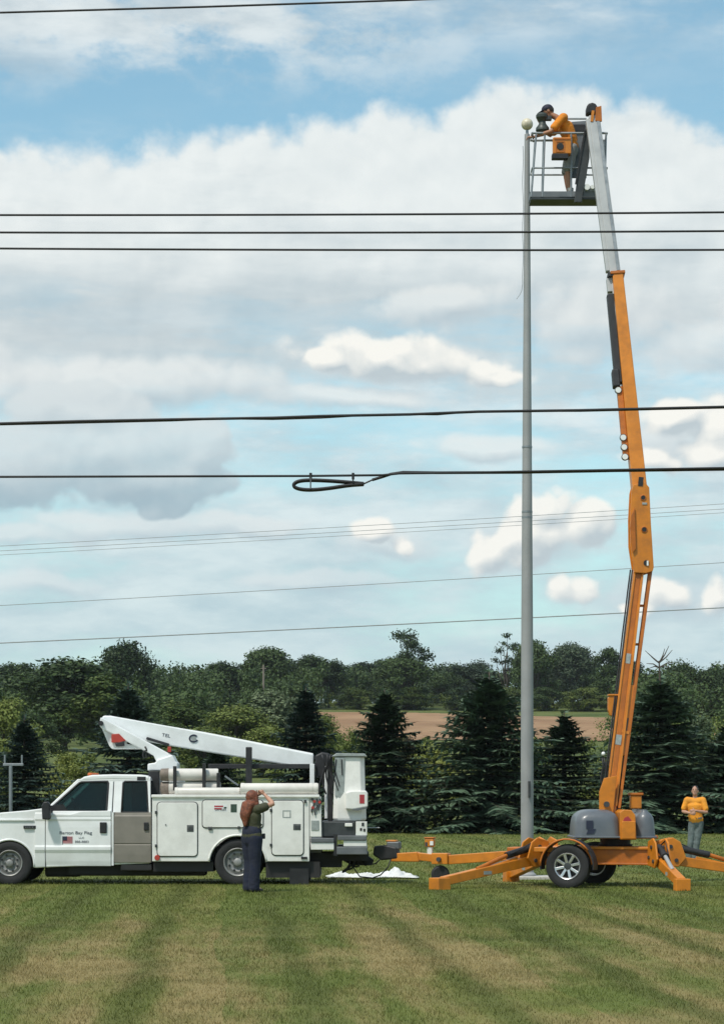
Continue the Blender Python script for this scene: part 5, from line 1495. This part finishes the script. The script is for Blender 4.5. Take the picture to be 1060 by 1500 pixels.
    for z, rr in ((zr1, .022), (zr2, .017)):
        loop = [(xle, Yf, z), (xr, Yf, z), (xr, Yr, z), (xle, Yr, z), (xle, Yf, z)]
        MB().tube(loop, rr, 8).build('guard_rail', M['galv'], root, smooth='auto')
    MB().tube([(px2x(834, Yf), Yr, zz(174, Yr)), (px2x(862, Yf), Yr, zz(174, Yr))], .018, 8).build('gate_bar', M['galv'], root)
    for (xa, xb, yy) in ((785, 777.5, Yf), (797.5, 794, Yf), (836, 836, Yf), (887, 885, Yf)):
        MB().tube([(px2x(xa, Yf), yy, zr1), (px2x(xb, Yf), yy, zf)], .018, 8).build('basket_post', M['galv'], root)
        MB().tube([(px2x(xa + 1, Yf), Yr, zr1), (px2x(xb + 2, Yf), Yr, zf)], .018, 8).build('basket_post', M['galv'], root)
    # dark support column, back panel, platform control box
    Yc = 42.93
    MB().prism([(px2x(840, Yc), zz(297.5, Yc)), (px2x(851, Yc), zz(213, Yc)), (px2x(857, Yc), zz(184, Yc)), (px2x(861, Yc), zz(190, Yc)), (px2x(862.5, Yc), zz(232, Yc)), (px2x(851, Yc), zz(297.5, Yc))], Yc - .06, Yc + .04).build('basket_support', M['darksteel'], root, bevel=.012)
    MB().beam(R(842.5, 270, Yc - .075), R(856.5, 190, Yc - .075), .03, .02, up=(0, 1, 0)).build('support_slot', M['black'], root)
    MB().prism([(px2x(832, Yr), zz(262, Yr)), (px2x(832, Yr), zz(180, Yr)), (px2x(857, Yr), zz(178, Yr)), (px2x(858, Yr), zz(262, Yr))], Yr - .06, Yr - .03).build('back_panel', M['greysteel'], root, bevel=.006)
    MB().box(px2x(831, Yr), px2x(856, Yr), Yr - .1, Yr - .062, zz(195, Yr), zz(184, Yr)).build('tool_tray', M['black'], root, bevel=.01)
    MB().beam(R(853, 277, Yf), R(874, 277, Yf), .1, .05, up=(0, 1, 0)).build('mount_arm', M['galv'], root)
    for px, rr in ((858.5, .055), (866.5, .036)):
        MB().lathe([(-.03, rr), (.02, rr)], (px2x(px, Yf), Yf - .06, zz(275.5, Yf)), 'y', 18).build('sky_and_lamp_white', M['bright_white'], root, smooth='auto')  # sky brightness through the mount holes, put in as white discs
    xb0, xb1 = px2x(808.5, 42.95), px2x(835, 42.95)
    cbx = MB().box(xb0, xb1, 42.80, 42.95, zz(227, 42.9), zz(203, 42.9)).build('platform_control_box', O, root, bevel=.014)
    MB().box(xb0 - .02, xb1 - .06, 42.79, 42.94, zz(234.5, 42.9), zz(227, 42.9)).build('control_box_base', M['black'], root, bevel=.01)
    MB().box(xb0 + .02, xb1 - .02, 42.785, 42.80, zz(206.5, 42.9), zz(204.5, 42.9)).build('box_seam', OD, cbx)
    MB().lathe([(-.02, .062), (.0, .066), (.02, .066)], ((px2x(820, 42.8)), 42.80, zz(214.5, 42.8)), 'y', 20).build('round_gauge', M['black'], cbx, smooth='auto')
    fr_ = MB(); a0, a1, c0, c1 = 813.5, 826.5, 207, 223
    for q in ((a0, a0 + 1.3, c0, c1), (a1 - 1.3, a1, c0, c1), (a0 + 1.3, a1 - 1.3, c0, c0 + 1.3), (a0 + 1.3, a1 - 1.3, c1 - 1.3, c1)):
        fr_.box(px2x(q[0], 42.8), px2x(q[1], 42.8), 42.787, 42.805, zz(q[3], 42.8), zz(q[2], 42.8))
    fr_.build('gauge_frame', OD, cbx)
    return root
lift = build_lift()

# crumpled white tarp lying on the grass
def tarp():
    root = None
    vs, fs = [], []
    nx, ny = 130, 30
    x0, x1 = P(480, 0, 44.6).x, P(609, 0, 44.6).x
    for j in range(ny + 1):
        for i in range(nx + 1):
            u, v = i / nx, j / ny
            e = min(1, 6 * min(u, 1 - u)) * min(1, 4 * min(v, 1 - v))
            h = .035 + .035 * math.sin(u * 23 + v * 5) * math.sin(v * 9 + u * 4) + .10 * math.exp(-((u - .78) / .045) ** 2) + .05 * math.exp(-((u - .66) / .05) ** 2) + .07 * math.exp(-((u - .9) / .05) ** 2) + .03 * math.exp(-((u - .1) / .1) ** 2) + .012 * math.sin(u * 51 + 9 * v) * math.cos(v * 17 + u * 13) + .006 * math.sin(u * 140 - v * 23)
            vs.append((x0 + (x1 - x0) * u + .05 * math.sin(v * 7), 44.0 + 1.1 * v + .12 * math.sin(u * 11), .03 + max(0, h) * e))
    for j in range(ny):
        for i in range(nx):
            a = j * (nx + 1) + i
            fs.append((a, a + 1, a + nx + 2, a + nx + 1))
    o = MB().add(vs, fs).build('tarp', M['cloth_white'], None, smooth=True)
    o.modifiers.new('thickness', 'SOLIDIFY').thickness = .012
    tag(o, 'crumpled white tarp lying flat on the grass behind the tow hitch', 'tarp')
tarp()

# pronged steel post behind the truck hood
def prong():
    Yq = 44.5
    root = empty('pronged_post', (P(16, 0, Yq).x, Yq, 0), 'thin grey post topped by a two pronged crossbar behind the truck hood', 'post')
    q = lambda px, py: P(px, py, Yq)
    MB().tube([(q(16, 0).x, Yq, -.05), q(16, 1122)], .034, 10).build('upright', M['galv'], root)
    MB().beam(q(5, 1120), q(34.5, 1120), .05, .045).build('crossbar', M['galv'], root, bevel=.006)
    for px in (7.5, 32.5):
        MB().tube([q(px, 1118), q(px, 1106)], .018, 8).build('prong', M['galv'], root)
prong()

# ------------------------------------------------------------------ overhead lines
def line(Y, pts, dpx, m, label, name='power_line', group='overhead wires', Yfar=None, taper=None):
    w0, w1 = pts[0], pts[-1]
    pp = []
    sl0 = (pts[1][1] - pts[0][1]) / (pts[1][0] - pts[0][0]); sl1 = (pts[-1][1] - pts[-2][1]) / (pts[-1][0] - pts[-2][0])
    ext = 2600
    for k in range(12, 0, -1):
        pp.append((w0[0] - ext * k / 12, w0[1] - sl0 * ext * k / 12 - 60 * (k / 12) ** 2))
    if len(pts) == 2:
        for k in range(25):
            t = k / 24; pp.append((w0[0] + (w1[0] - w0[0]) * t, w0[1] + (w1[1] - w0[1]) * t + 1.2 * 4 * t * (1 - t)))
    else:
        for a, b in zip(pts[:-1], pts[1:]):
            for k in range(5):
                t = k / 5; pp.append((a[0] + (b[0] - a[0]) * t, a[1] + (b[1] - a[1]) * t))
        pp.append(w1)
    for k in range(1, 13):
        pp.append((w1[0] + ext * k / 12, w1[1] + sl1 * ext * k / 12 - 60 * (k / 12) ** 2))
    r = dpx / 2 / F * Y
    o = MB().tube([P(a, b, Y) for a, b in pp], r, 6).build(name, m, None, smooth=True)
    return tag(o, label, 'wire', group)
line(24, [(0, 18.5), (300, 10), (585, .5), (1060, -18)], 3.0, M['cable'], 'thin dark wire highest in the sky, slanting out over the top edge')
line(24, [(0, 315), (1060, 311)], 3.2, M['cable'], 'uppermost of three close parallel wires, passing just under the basket')
line(24, [(0, 340.5), (1060, 338.5)], 3.2, M['cable'], 'middle wire of the three close parallel wires below the basket')
line(24, [(0, 364), (1060, 366)], 3.2, M['cable'], 'lowest of the three close parallel wires crossing the silver boom')
line(23, [(0, 620.5), (120, 617), (250, 614.5), (400, 612), (470, 609.5), (600, 607), (700, 603), (850, 601), (1060, 596)], 4.3, M['cable'], 'thick black communication cable above the one carrying a cable loop', 'communication_cable')
line(23.04, [(0, 622.3), (120, 619.5), (250, 616.5), (330, 613.5), (400, 614.3), (470, 612.3), (560, 607), (640, 607.5), (700, 602.6), (850, 602.4), (1060, 597.5)], 2.2, M['cable'], 'thin wire lashed along the upper thick black cable', 'lashing_wire')
line(23, [(0, 698.5), (450, 697.2), (560, 696), (585, 693.5), (700, 692), (1060, 685.5)], 3.6, M['cable'], 'black cable that carries the hanging loop of slack', 'communication_cable')
def bundle():
    a = [(545, 703), (560, 698.5), (572, 694.5), (590, 691.8), (640, 692.5), (760, 692), (900, 689.5), (1060, 687.5)]
    o = line(23.03, a, 4.6, M['cable'], 'thicker black cable joining the line beyond the hanging loop', 'communication_cable')
    # only the joined run exists to one side
    me = o.data
    bm = bmesh.new(); bm.from_mesh(me)
    xcut = P(533, 0, 23.03).x
    bmesh.ops.delete(bm, geom=[v for v in bm.verts if v.co.x < xcut], context='VERTS'); bm.to_mesh(me); bm.free()
bundle()
def coil():
    Y = 23.0
    root = empty('cable_loop', P(480, 708, Y), 'long flattened loop of spare black cable hanging from the line', 'cable loop')
    q = lambda px, py, d=0: P(px, py, Y + d)
    pts = [q(532, 708.6), (q(510, 706.5)), q(480, 704.2), q(450, 703.2), q(436, 705), q(429.5, 709.5), q(431, 714), q(440, 717), q(455, 718), q(480, 715.8), q(510, 711), q(532, 709.6)]
    for _ in range(3):
        pts = [pts[0]] + [w for a, b in zip(pts[:-1], pts[1:]) for w in (a.lerp(b, .25), a.lerp(b, .75))] + [pts[-1]]
    for d in (-.03, .03):
        MB().tube([p + Vector((0, d, 0)) for p in pts], 2.3 / F * Y, 8).build('cable_turn', M['cable'], root, smooth=True)
    MB().tube([q(505, 709), q(533, 709)], 3.0 / F * Y, 8).build('taped_end', M['cable'], root)
    MB().tube([q(532, 709), q(545, 703), q(560, 698)], 1.3 / F * Y, 6).build('tail', M['cable'], root)
    for px, b in ((455, 717), (517, 708)):
        MB().box(q(px - 2, 0).x, q(px + 2, 0).x, Y - .03, Y + .03, q(0, 702).z, q(0, 693).z).build('clamp', M['cable'], root, bevel=.004)
        MB().box(q(px - 1, 0).x, q(px + 1, 0).x, Y - .05, Y - .03, q(0, b).z, q(0, 700).z).build('hanger', M['chrome'] if px < 500 else M['cable'], root)
coil()
far = [([(0, 800), (1060, 738)], .8, 'faint upper wire of three running behind the pole above the white puffy clouds'),
       ([(0, 807), (1060, 745.5)], .8, 'faint middle wire of three running behind the pole above the white puffy clouds'),
       ([(0, 813), (1060, 751)], .7, 'faint lowest wire of three running behind the pole above the white puffy clouds'),
       ([(0, 887), (1060, 824)], 1.0, 'single faint wire behind the pole, second above the tree tops'),
       ([(0, 942), (1060, 890)], 1.8, 'single grey wire just above the tree tops behind the pole')]
for pts, d, lab in far:
    line(75, pts, d, M['cable_far'], lab)
# ------------------------------------------------------------------ people
def V(*a): return Vector(a)
class Fuse:
    """closed rounded tubes melted into one continuous surface"""
    def __init__(self): self.mb = MB()
    def limb(self, pts, radii, side=None, n=14, flat=1.0):
        """tube through pts; radii along; 'side' is the wide direction, flat = thickness ratio across it"""
        pts = [Vector(p) for p in pts]
        P_, R_ = [], []
        d0 = (pts[1] - pts[0]).normalized(); d1 = (pts[-1] - pts[-2]).normalized()
        for k in (1.0, .8, .4):
            P_.append(pts[0] - d0 * radii[0] * k * .8); R_.append(radii[0] * math.sqrt(max(.02, 1 - k * k)))
        for i in range(len(pts) - 1):
            for s in range(4):
                t = s / 4
                P_.append(pts[i].lerp(pts[i + 1], t)); R_.append(radii[i] + (radii[i + 1] - radii[i]) * (t * t * (3 - 2 * t)))
        P_.append(pts[-1]); R_.append(radii[-1])
        for k in (.4, .8, 1.0):
            P_.append(pts[-1] + d1 * radii[-1] * k * .8); R_.append(radii[-1] * math.sqrt(max(.02, 1 - k * k)))
        vs, fs = [], []
        ref = Vector(side).normalized() if side is not None else (V(0, 0, 1) if abs(d0.z) < .9 else V(0, 1, 0))
        for i, p in enumerate(P_):
            d = (P_[min(i + 1, len(P_) - 1)] - P_[max(i - 1, 0)]).normalized()
            s = (ref - d * ref.dot(d)).normalized(); u = d.cross(s)
            ref = s
            for k in range(n):
                a = 2 * math.pi * k / n
                vs.append(p + s * (math.cos(a) * R_[i]) + u * (math.sin(a) * R_[i] * flat))
        m = len(P_)
        for i in range(m - 1):
            for k in range(n):
                k2 = (k + 1) % n
                fs.append((i * n + k, i * n + k2, (i + 1) * n + k2, (i + 1) * n + k))
        fs.append(tuple(range(n - 1, -1, -1))); fs.append(tuple((m - 1) * n + k for k in range(n)))
        self.mb.add(vs, fs)
        return self
    def ell(self, c, r, axes, n=16, m=12):
        c = Vector(c); t = MB(); t.ball((0, 0, 0), 1, n, m)
        ax, ay, az_ = [Vector(a).normalized() for a in axes]
        self.mb.add([c + ax * (v.x * r[0]) + ay * (v.y * r[1]) + az_ * (v.z * r[2]) for v in t.v], t.f)
        return self
    def done(self, name, m, parent, voxel, smooth=6):
        o = self.mb.build(name + '_raw', m, parent)
        r = o.modifiers.new('r', 'REMESH'); r.mode = 'VOXEL'; r.voxel_size = voxel
        s = o.modifiers.new('s', 'SMOOTH'); s.iterations = smooth; s.factor = .5
        dg = bpy.context.evaluated_depsgraph_get()
        me = bpy.data.meshes.new_from_object(o.evaluated_get(dg))
        bpy.data.objects.remove(o)
        me.name = name
        for p in me.polygons: p.use_smooth = True
        if not me.materials: me.materials.append(m)
        q = bpy.data.objects.new(name, me); COL.objects.link(q); q.parent = parent
        return q

def frame(loc, fwd):
    f = Vector((fwd[0], fwd[1], 0)).normalized(); l = V(0, 0, 1).cross(f)
    loc = Vector(loc)
    def L(a, b, z): return loc + l * a + f * b + V(0, 0, z)
    return L, l, f

def hand(fz, wrist, palm_dir, palm_normal, curl, side, s=1.0):
    """palm and five bent fingers; side=+1 thumb towards palm_dir x normal"""
    d = Vector(palm_dir).normalized(); nrm = Vector(palm_normal); nrm = (nrm - d * nrm.dot(d)).normalized()
    w = d.cross(nrm) * side
    pc = Vector(wrist)
    fz.limb([pc, pc + d * .045 * s, pc + d * .085 * s], [.027 * s, .038 * s, .036 * s], side=w, flat=.42, n=12)
    for k, (off, ln) in enumerate(((.030, .072), (.010, .080), (-.011, .074), (-.030, .058))):
        b = pc + d * .085 * s + w * off * s
        a1 = curl * .55; a2 = curl * 1.25
        d1 = d * math.cos(a1) + nrm * math.sin(a1); d2 = d * math.cos(a2) + nrm * math.sin(a2)
        fz.limb([b, b + d1 * ln * .55 * s, b + d1 * ln * .55 * s + d2 * ln * .5 * s], [.0095 * s, .0088 * s, .0072 * s], n=8)
    b = pc + d * .03 * s + w * .03 * s
    t1 = (d * .6 + w * .75 + nrm * .25).normalized(); t2 = (d * .9 + w * .25 + nrm * .4).normalized()
    fz.limb([b, b + t1 * .038 * s, b + t1 * .038 * s + t2 * .032 * s], [.0125 * s, .0105 * s, .008 * s], n=8)

def person(label, loc, fwd, J, skin, shirt, legs, hair, shoe, group=None, short=False, cap=None, long_hair=False, female=False, look=None):
    L, l, f = frame(loc, fwd)
    root = empty('person', loc, label, 'person', group)
    w = lambda k: L(*J[k])
    up = V(0, 0, 1)
    sh_w = .165 if female else .19
    B = Fuse()
    pel, wai, che, nek, hed = w('pelvis'), w('waist'), w('chest'), w('neck'), w('head')
    tw = l
    hipr = .185 if female else .16
    B.limb([pel, wai, che, che.lerp(nek, .55)], [hipr, .135 if female else .15, .165 if female else .185, .10], side=tw, flat=.66, n=18)
    B.limb([che.lerp(nek, .5), nek, hed - up * .03], [.07, .056, .055], side=tw)
    for s in ('L', 'R'):
        S, E, Wr = w('sh' + s), w('el' + s), w('wr' + s)
        B.limb([che.lerp(nek, .45), S], [.075, .066], side=up)
        B.limb([S, S.lerp(E, .45), E, E.lerp(Wr, .35), Wr], [.060, .050, .039, .040, .026])
        d = J.get('hd' + s); hd = (l * d[0] + f * d[1] + up * d[2]) if d else (Wr - E)
        pn = J.get('pn' + s); pnv = (l * pn[0] + f * pn[1] + up * pn[2]) if pn else -up
        hand(B, Wr, hd, pnv, J.get('curl' + s, .7), 1 if s == 'R' else -1)
        H, K_, A = w('hip' + s), w('kn' + s), w('an' + s)
        B.limb([H, H.lerp(K_, .4), K_, K_.lerp(A, .35), A], [.088, .080, .056, .055, .036])
        B.limb([A - up * .02, A + f * .13 - up * .045], [.036, .036], side=l)
    # head
    lk = look if look else (0, 1, 0)
    hf = (l * lk[0] + f * lk[1] + up * lk[2]).normalized()
    hl = (up.cross(hf)).normalized(); hu = hf.cross(hl)
    B.ell(hed + hu * .02, (.077, .095, .108), (hl, hf, hu))
    B.ell(hed + hf * .022 - hu * .055, (.055, .068, .060), (hl, hf, hu))
    B.limb([hed + hf * .088 + hu * .02, hed + hf * .112 - hu * .018], [.008, .014], n=8)
    for s in (-1, 1):
        B.ell(hed + hl * (.078 * s) - hu * .0, (.012, .022, .032), (hl, hf, hu), 10, 8)
    body = B.done('body', skin, root, .0065, 5)
    for s in (-1, 1):
        MB().ball(hed + hf * .092 + hl * (.032 * s) + hu * .026, .010, 10, 8).build('eye', M['eye'], root, smooth=True)
    MB().lathe([(-.022, .002), (0, .006), (.022, .002)], (0, 0, 0), 'x', 8).build('mouth', M['lip'], root) if False else None
    mo = MB().tube([hed + hf * .086 - hu * .052 + hl * a for a in (-.024, 0, .024)], .0055, 6).build('mouth', M['lip'], root, smooth=True)
    # hair
    Hh = Fuse()
    kh = 1.16 if long_hair else 1.0
    Hh.ell(hed + hu * .036 - hf * .014, (.086 * kh, .099 * kh, .102 * kh), (hl, hf, hu))
    if long_hair:
        nb = che + up * .02 - f * .10
        Hh.limb([hed - hf * .05 + hu * .02, hed - hf * .085 - hu * .07, nk_ := (nek - f * .095 + up * .02), nb - f * .03 - l * -.02, nb - f * .045 - up * .17], [.095, .118, .128, .118, .05], side=l, flat=.62)
        for s in (-1, 1):
            Hh.limb([hed + hl * (.06 * s) + hu * .03, hed + hl * (.085 * s) - hf * .03 - hu * .08, nek + l * (.10 * s) - f * .05 - up * .03], [.045, .045, .03], n=10)
    hr = Hh.done('hair', hair, root, .009, 3)
    # carve the hair away from the face
    bm = bmesh.new(); bm.from_mesh(hr.data)
    org = root_loc(root)
    kill = []
    for v in bm.verts:
        q = v.co + org - hed
        if q.dot(hf) > .05 and q.dot(hu) < .06 and q.length < .2: kill.append(v)
    bmesh.ops.delete(bm, geom=kill, context='VERTS'); bm.to_mesh(hr.data); bm.free()
    if cap:
        Cc = Fuse()
        Cc.ell(hed + hu * .058 - hf * .006, (.092, .104, .090), (hl, hf, hu))
        Cc.limb([hed + hf * .07 + hu * .068, hed + hf * .155 + hu * .058], [.066, .055], side=hl, flat=.16)
        c_ = Cc.done('cap', cap, root, .008, 3)
        bm = bmesh.new(); bm.from_mesh(c_.data)
        bmesh.ops.delete(bm, geom=[v for v in bm.verts if (v.co + org - hed).dot(hu) < .045], context='VERTS'); bm.to_mesh(c_.data); bm.free()
    # shirt
    S_ = Fuse()
    S_.limb([pel + up * .0, wai, che, che.lerp(nek, .5)], [hipr + .022, (.168 if female else .172), (.192 if female else .204), .125], side=tw, flat=.68, n=20)
    for s in ('L', 'R'):
        S, E = w('sh' + s), w('el' + s)
        S_.limb([che.lerp(nek, .42), S], [.094, .080], side=up)
        S_.limb([S, S.lerp(E, .40), S.lerp(E, .74 if not female else .5)], [.080, .076, .074])
    # folds
    for k in range(7):
        a = 2.4 * k
        c_ = wai.lerp(che, (k % 4) / 4 - .1) + l * (.15 * math.cos(a)) + f * (.11 * math.sin(a))
        S_.limb([c_ - l * .05, c_ + l * .05 - up * .05], [.013, .010], n=8)
    S_.done('shirt', shirt, root, .011, 4)
    # trousers or shorts
    T_ = Fuse()
    T_.limb([pel + up * .07, pel - up * .06], [hipr + .012, hipr + .012], side=tw, flat=.70, n=18)
    for s in ('L', 'R'):
        H, K_, A = w('hip' + s), w('kn' + s), w('an' + s)
        if short:
            T_.limb([H, H.lerp(K_, .5), H.lerp(K_, .92)], [.105, .100, .094])
        else:
            kk = 1.22 if female else 1.0
            T_.limb([H, H.lerp(K_, .45), K_, K_.lerp(A, .5), A - up * .02], [.104 * kk, .094 * kk, .078 * kk, .076 * kk, .076 * kk])
            T_.limb([K_ - l * .06 + f * .02, K_ + l * .05 + f * .05 - up * .03], [.014, .012], n=8)
            for q in (.75, .9):
                c_ = K_.lerp(A, q); T_.limb([c_ - l * .06 + f * .02, c_ + l * .055 + f * .03 - up * .02], [.018, .014], n=8)
    T_.done('shorts' if short else 'trousers', legs, root, .011, 4)
    for s in ('L', 'R'):
        A = w('an' + s)
        q = Fuse()
        A0 = Vector((A.x, A.y, root.location.z))
        q.limb([A0 - f * .055 + up * .045, A0 + f * .06 + up * .042, A0 + f * .165 + up * .030], [.045, .046, .036], side=l, flat=.85)
        q.limb([A0 - f * .03 + up * .05, A0 - f * .02 + up * .10], [.045, .046])
        q.done('shoe', shoe, root, .009, 3)
        if short:
            MB().tube([A0 + up * .09, A0 + up * .19], [.05, .055], 12).build('sock', M['sock'], root, smooth=True)
    return root

# woman with raised arms beside the truck
WY = 37.9
wl = P(369, 0, WY)
Jw = dict(pelvis=(0, 0, .93), waist=(0, .01, 1.09), chest=(0, .0, 1.27), neck=(0, .0, 1.43), head=(0, .03, 1.545),
          shL=(.165, 0, 1.37), shR=(-.165, 0, 1.37), elL=(.27, .22, 1.47), elR=(-.30, .20, 1.46), wrL=(.11, .19, 1.60), wrR=(-.11, .19, 1.61),
          hdL=(-.7, .1, .3), hdR=(.7, .1, .3), pnL=(0, -1, -.3), pnR=(0, -1, -.3), curlL=.8, curlR=.8,
          hipL=(.085, 0, .90), hipR=(-.085, 0, .90), knL=(.08, .02, .48), knR=(-.08, .0, .48), anL=(.085, -.01, .085), anR=(-.075, -.02, .085))
person('woman with long auburn hair shading her eyes, olive shirt and jeans', (wl.x, WY, 0), (.72, .70), Jw, M['skin'], M['olive'], M['jeans'], M['hair_red'], M['shoe'], long_hair=True, female=True, look=(0, .9, .35))
bag = MB().box(wl.x + .17, wl.x + .22, WY - .02, WY + .06, .88, .97).build('belt_pouch', M['black'], None, bevel=.012)
tag(bag, 'small black pouch clipped at the hip of the woman in jeans', 'pouch')

# standing helper with folded arms
HYd = 52.5
hl_ = P(1017, 0, HYd)
Jh = dict(pelvis=(.03, 0, .96), waist=(.01, .0, 1.10), chest=(0, -.02, 1.31), neck=(0, -.02, 1.50), head=(0, -.02, 1.625),
          shL=(.20, -.01, 1.43), shR=(-.20, -.01, 1.43), elL=(.30, .08, 1.16), elR=(-.29, .05, 1.18), wrL=(.05, .26, 1.20), wrR=(-.09, .25, 1.15),
          hdL=(-.9, .2, -.05), hdR=(.8, .35, -.1), pnL=(0, -1, 0), pnR=(0, -1, 0), curlL=.9, curlR=.9,
          hipL=(.12, 0, .93), hipR=(-.06, 0, .93), knL=(.06, .04, .50), knR=(-.10, .06, .50), anL=(-.02, .02, .09), anR=(-.16, .03, .09))
pd_ = person('person in orange yellow T-shirt and faded jeans standing with folded arms, looking up', (hl_.x, HYd, 0), (-.28, -.96), Jh, M['skin'], M['yellow'], M['greyjeans'], M['hair_dark'], M['shoe_pale'], look=(0, .95, .22))

pd_.scale = (.92, .92, 1.04)

# worker in the raised basket
BY = 43.22
fz0 = P(0, 288.5, 42.98).z
bl_ = P(831, 0, BY)
sc_ = 1.0
Jb = dict(pelvis=(0, -.06, 0.993), waist=(0, -.05, 1.146), chest=(0, .04, 1.366), neck=(0, .20, 1.566), head=(0, .33, 1.662),
          shL=(.20, .08, 1.499), shR=(-.20, .08, 1.499), elL=(.25, .30, 1.213), elR=(-.23, .30, 1.299), wrL=(.16, .58, 1.146), wrR=(-.05, .44, 1.432),
          hdL=(-.15, 1, .05), hdR=(.1, .35, .8), pnL=(-.3, 0, -1), pnR=(1, .3, 0), curlL=1.0, curlR=.9,
          hipL=(.10, -.06, 0.965), hipR=(-.10, -.06, 0.965), knL=(.10, .00, 0.516), knR=(-.10, .02, 0.516), anL=(.10, -.04, .09), anR=(-.10, -.04, .09))
pb_ = person('person in orange shirt and dark cap leaning over the rail of the raised basket', (bl_.x, BY, fz0 + .004), (-1, .05), Jb, M['skin_tan'], M['orange_shirt'], M['shorts'], M['hair_dark'], M['shoe'], short=True, cap=M['cap_navy'], look=(0, .86, -.42))
pb_.scale = (1.10, 1.14, 1.0)
# the double flared fitting in the worker's hand
q = P(794, 186, 43.2)
ft = empty('pole_fitting', (q.x, 43.2, q.z - .12), 'dark green double flared pole fitting held up by the worker in the basket', 'pole fitting')
MB().lathe([(-.02, .03), (.0, .10), (.03, .128), (.08, .125), (.13, .085), (.17, .062), (.20, .06)], (q.x, 43.2, q.z - .10), 'z', 24).build('lower_flare', M['verdigris'], ft, smooth='auto')
MB().lathe([(.20, .06), (.23, .075), (.27, .112), (.315, .115), (.35, .09), (.37, .04)], (q.x - .01, 43.2, q.z - .10), 'z', 24).build('upper_flare', M['verdigris'], ft, smooth='auto')
MB().box(q.x + .04, q.x + .17, 43.15, 43.25, q.z + .12, q.z + .20).build('bracket', M['darksteel'], ft, bevel=.01)

# thin summer air between here and the ridge
hzm = bpy.data.materials.new('haze_air'); hzm.use_nodes = True
ht = hzm.node_tree; ht.nodes.clear()
pv = ht.nodes.new('ShaderNodeVolumePrincipled'); pv.inputs['Color'].default_value = (.82, .90, .95, 1); pv.inputs['Density'].default_value = .00006
ho = ht.nodes.new('ShaderNodeOutputMaterial'); ht.links.new(pv.outputs[0], ho.inputs['Volume'])
hb = MB().box(-960, 960, -60, 1160, -1.5, 75).build('haze', hzm, None)
hb['kind'] = 'stuff'; hb['label'] = 'thin pale summer haze over the fields and far wood'
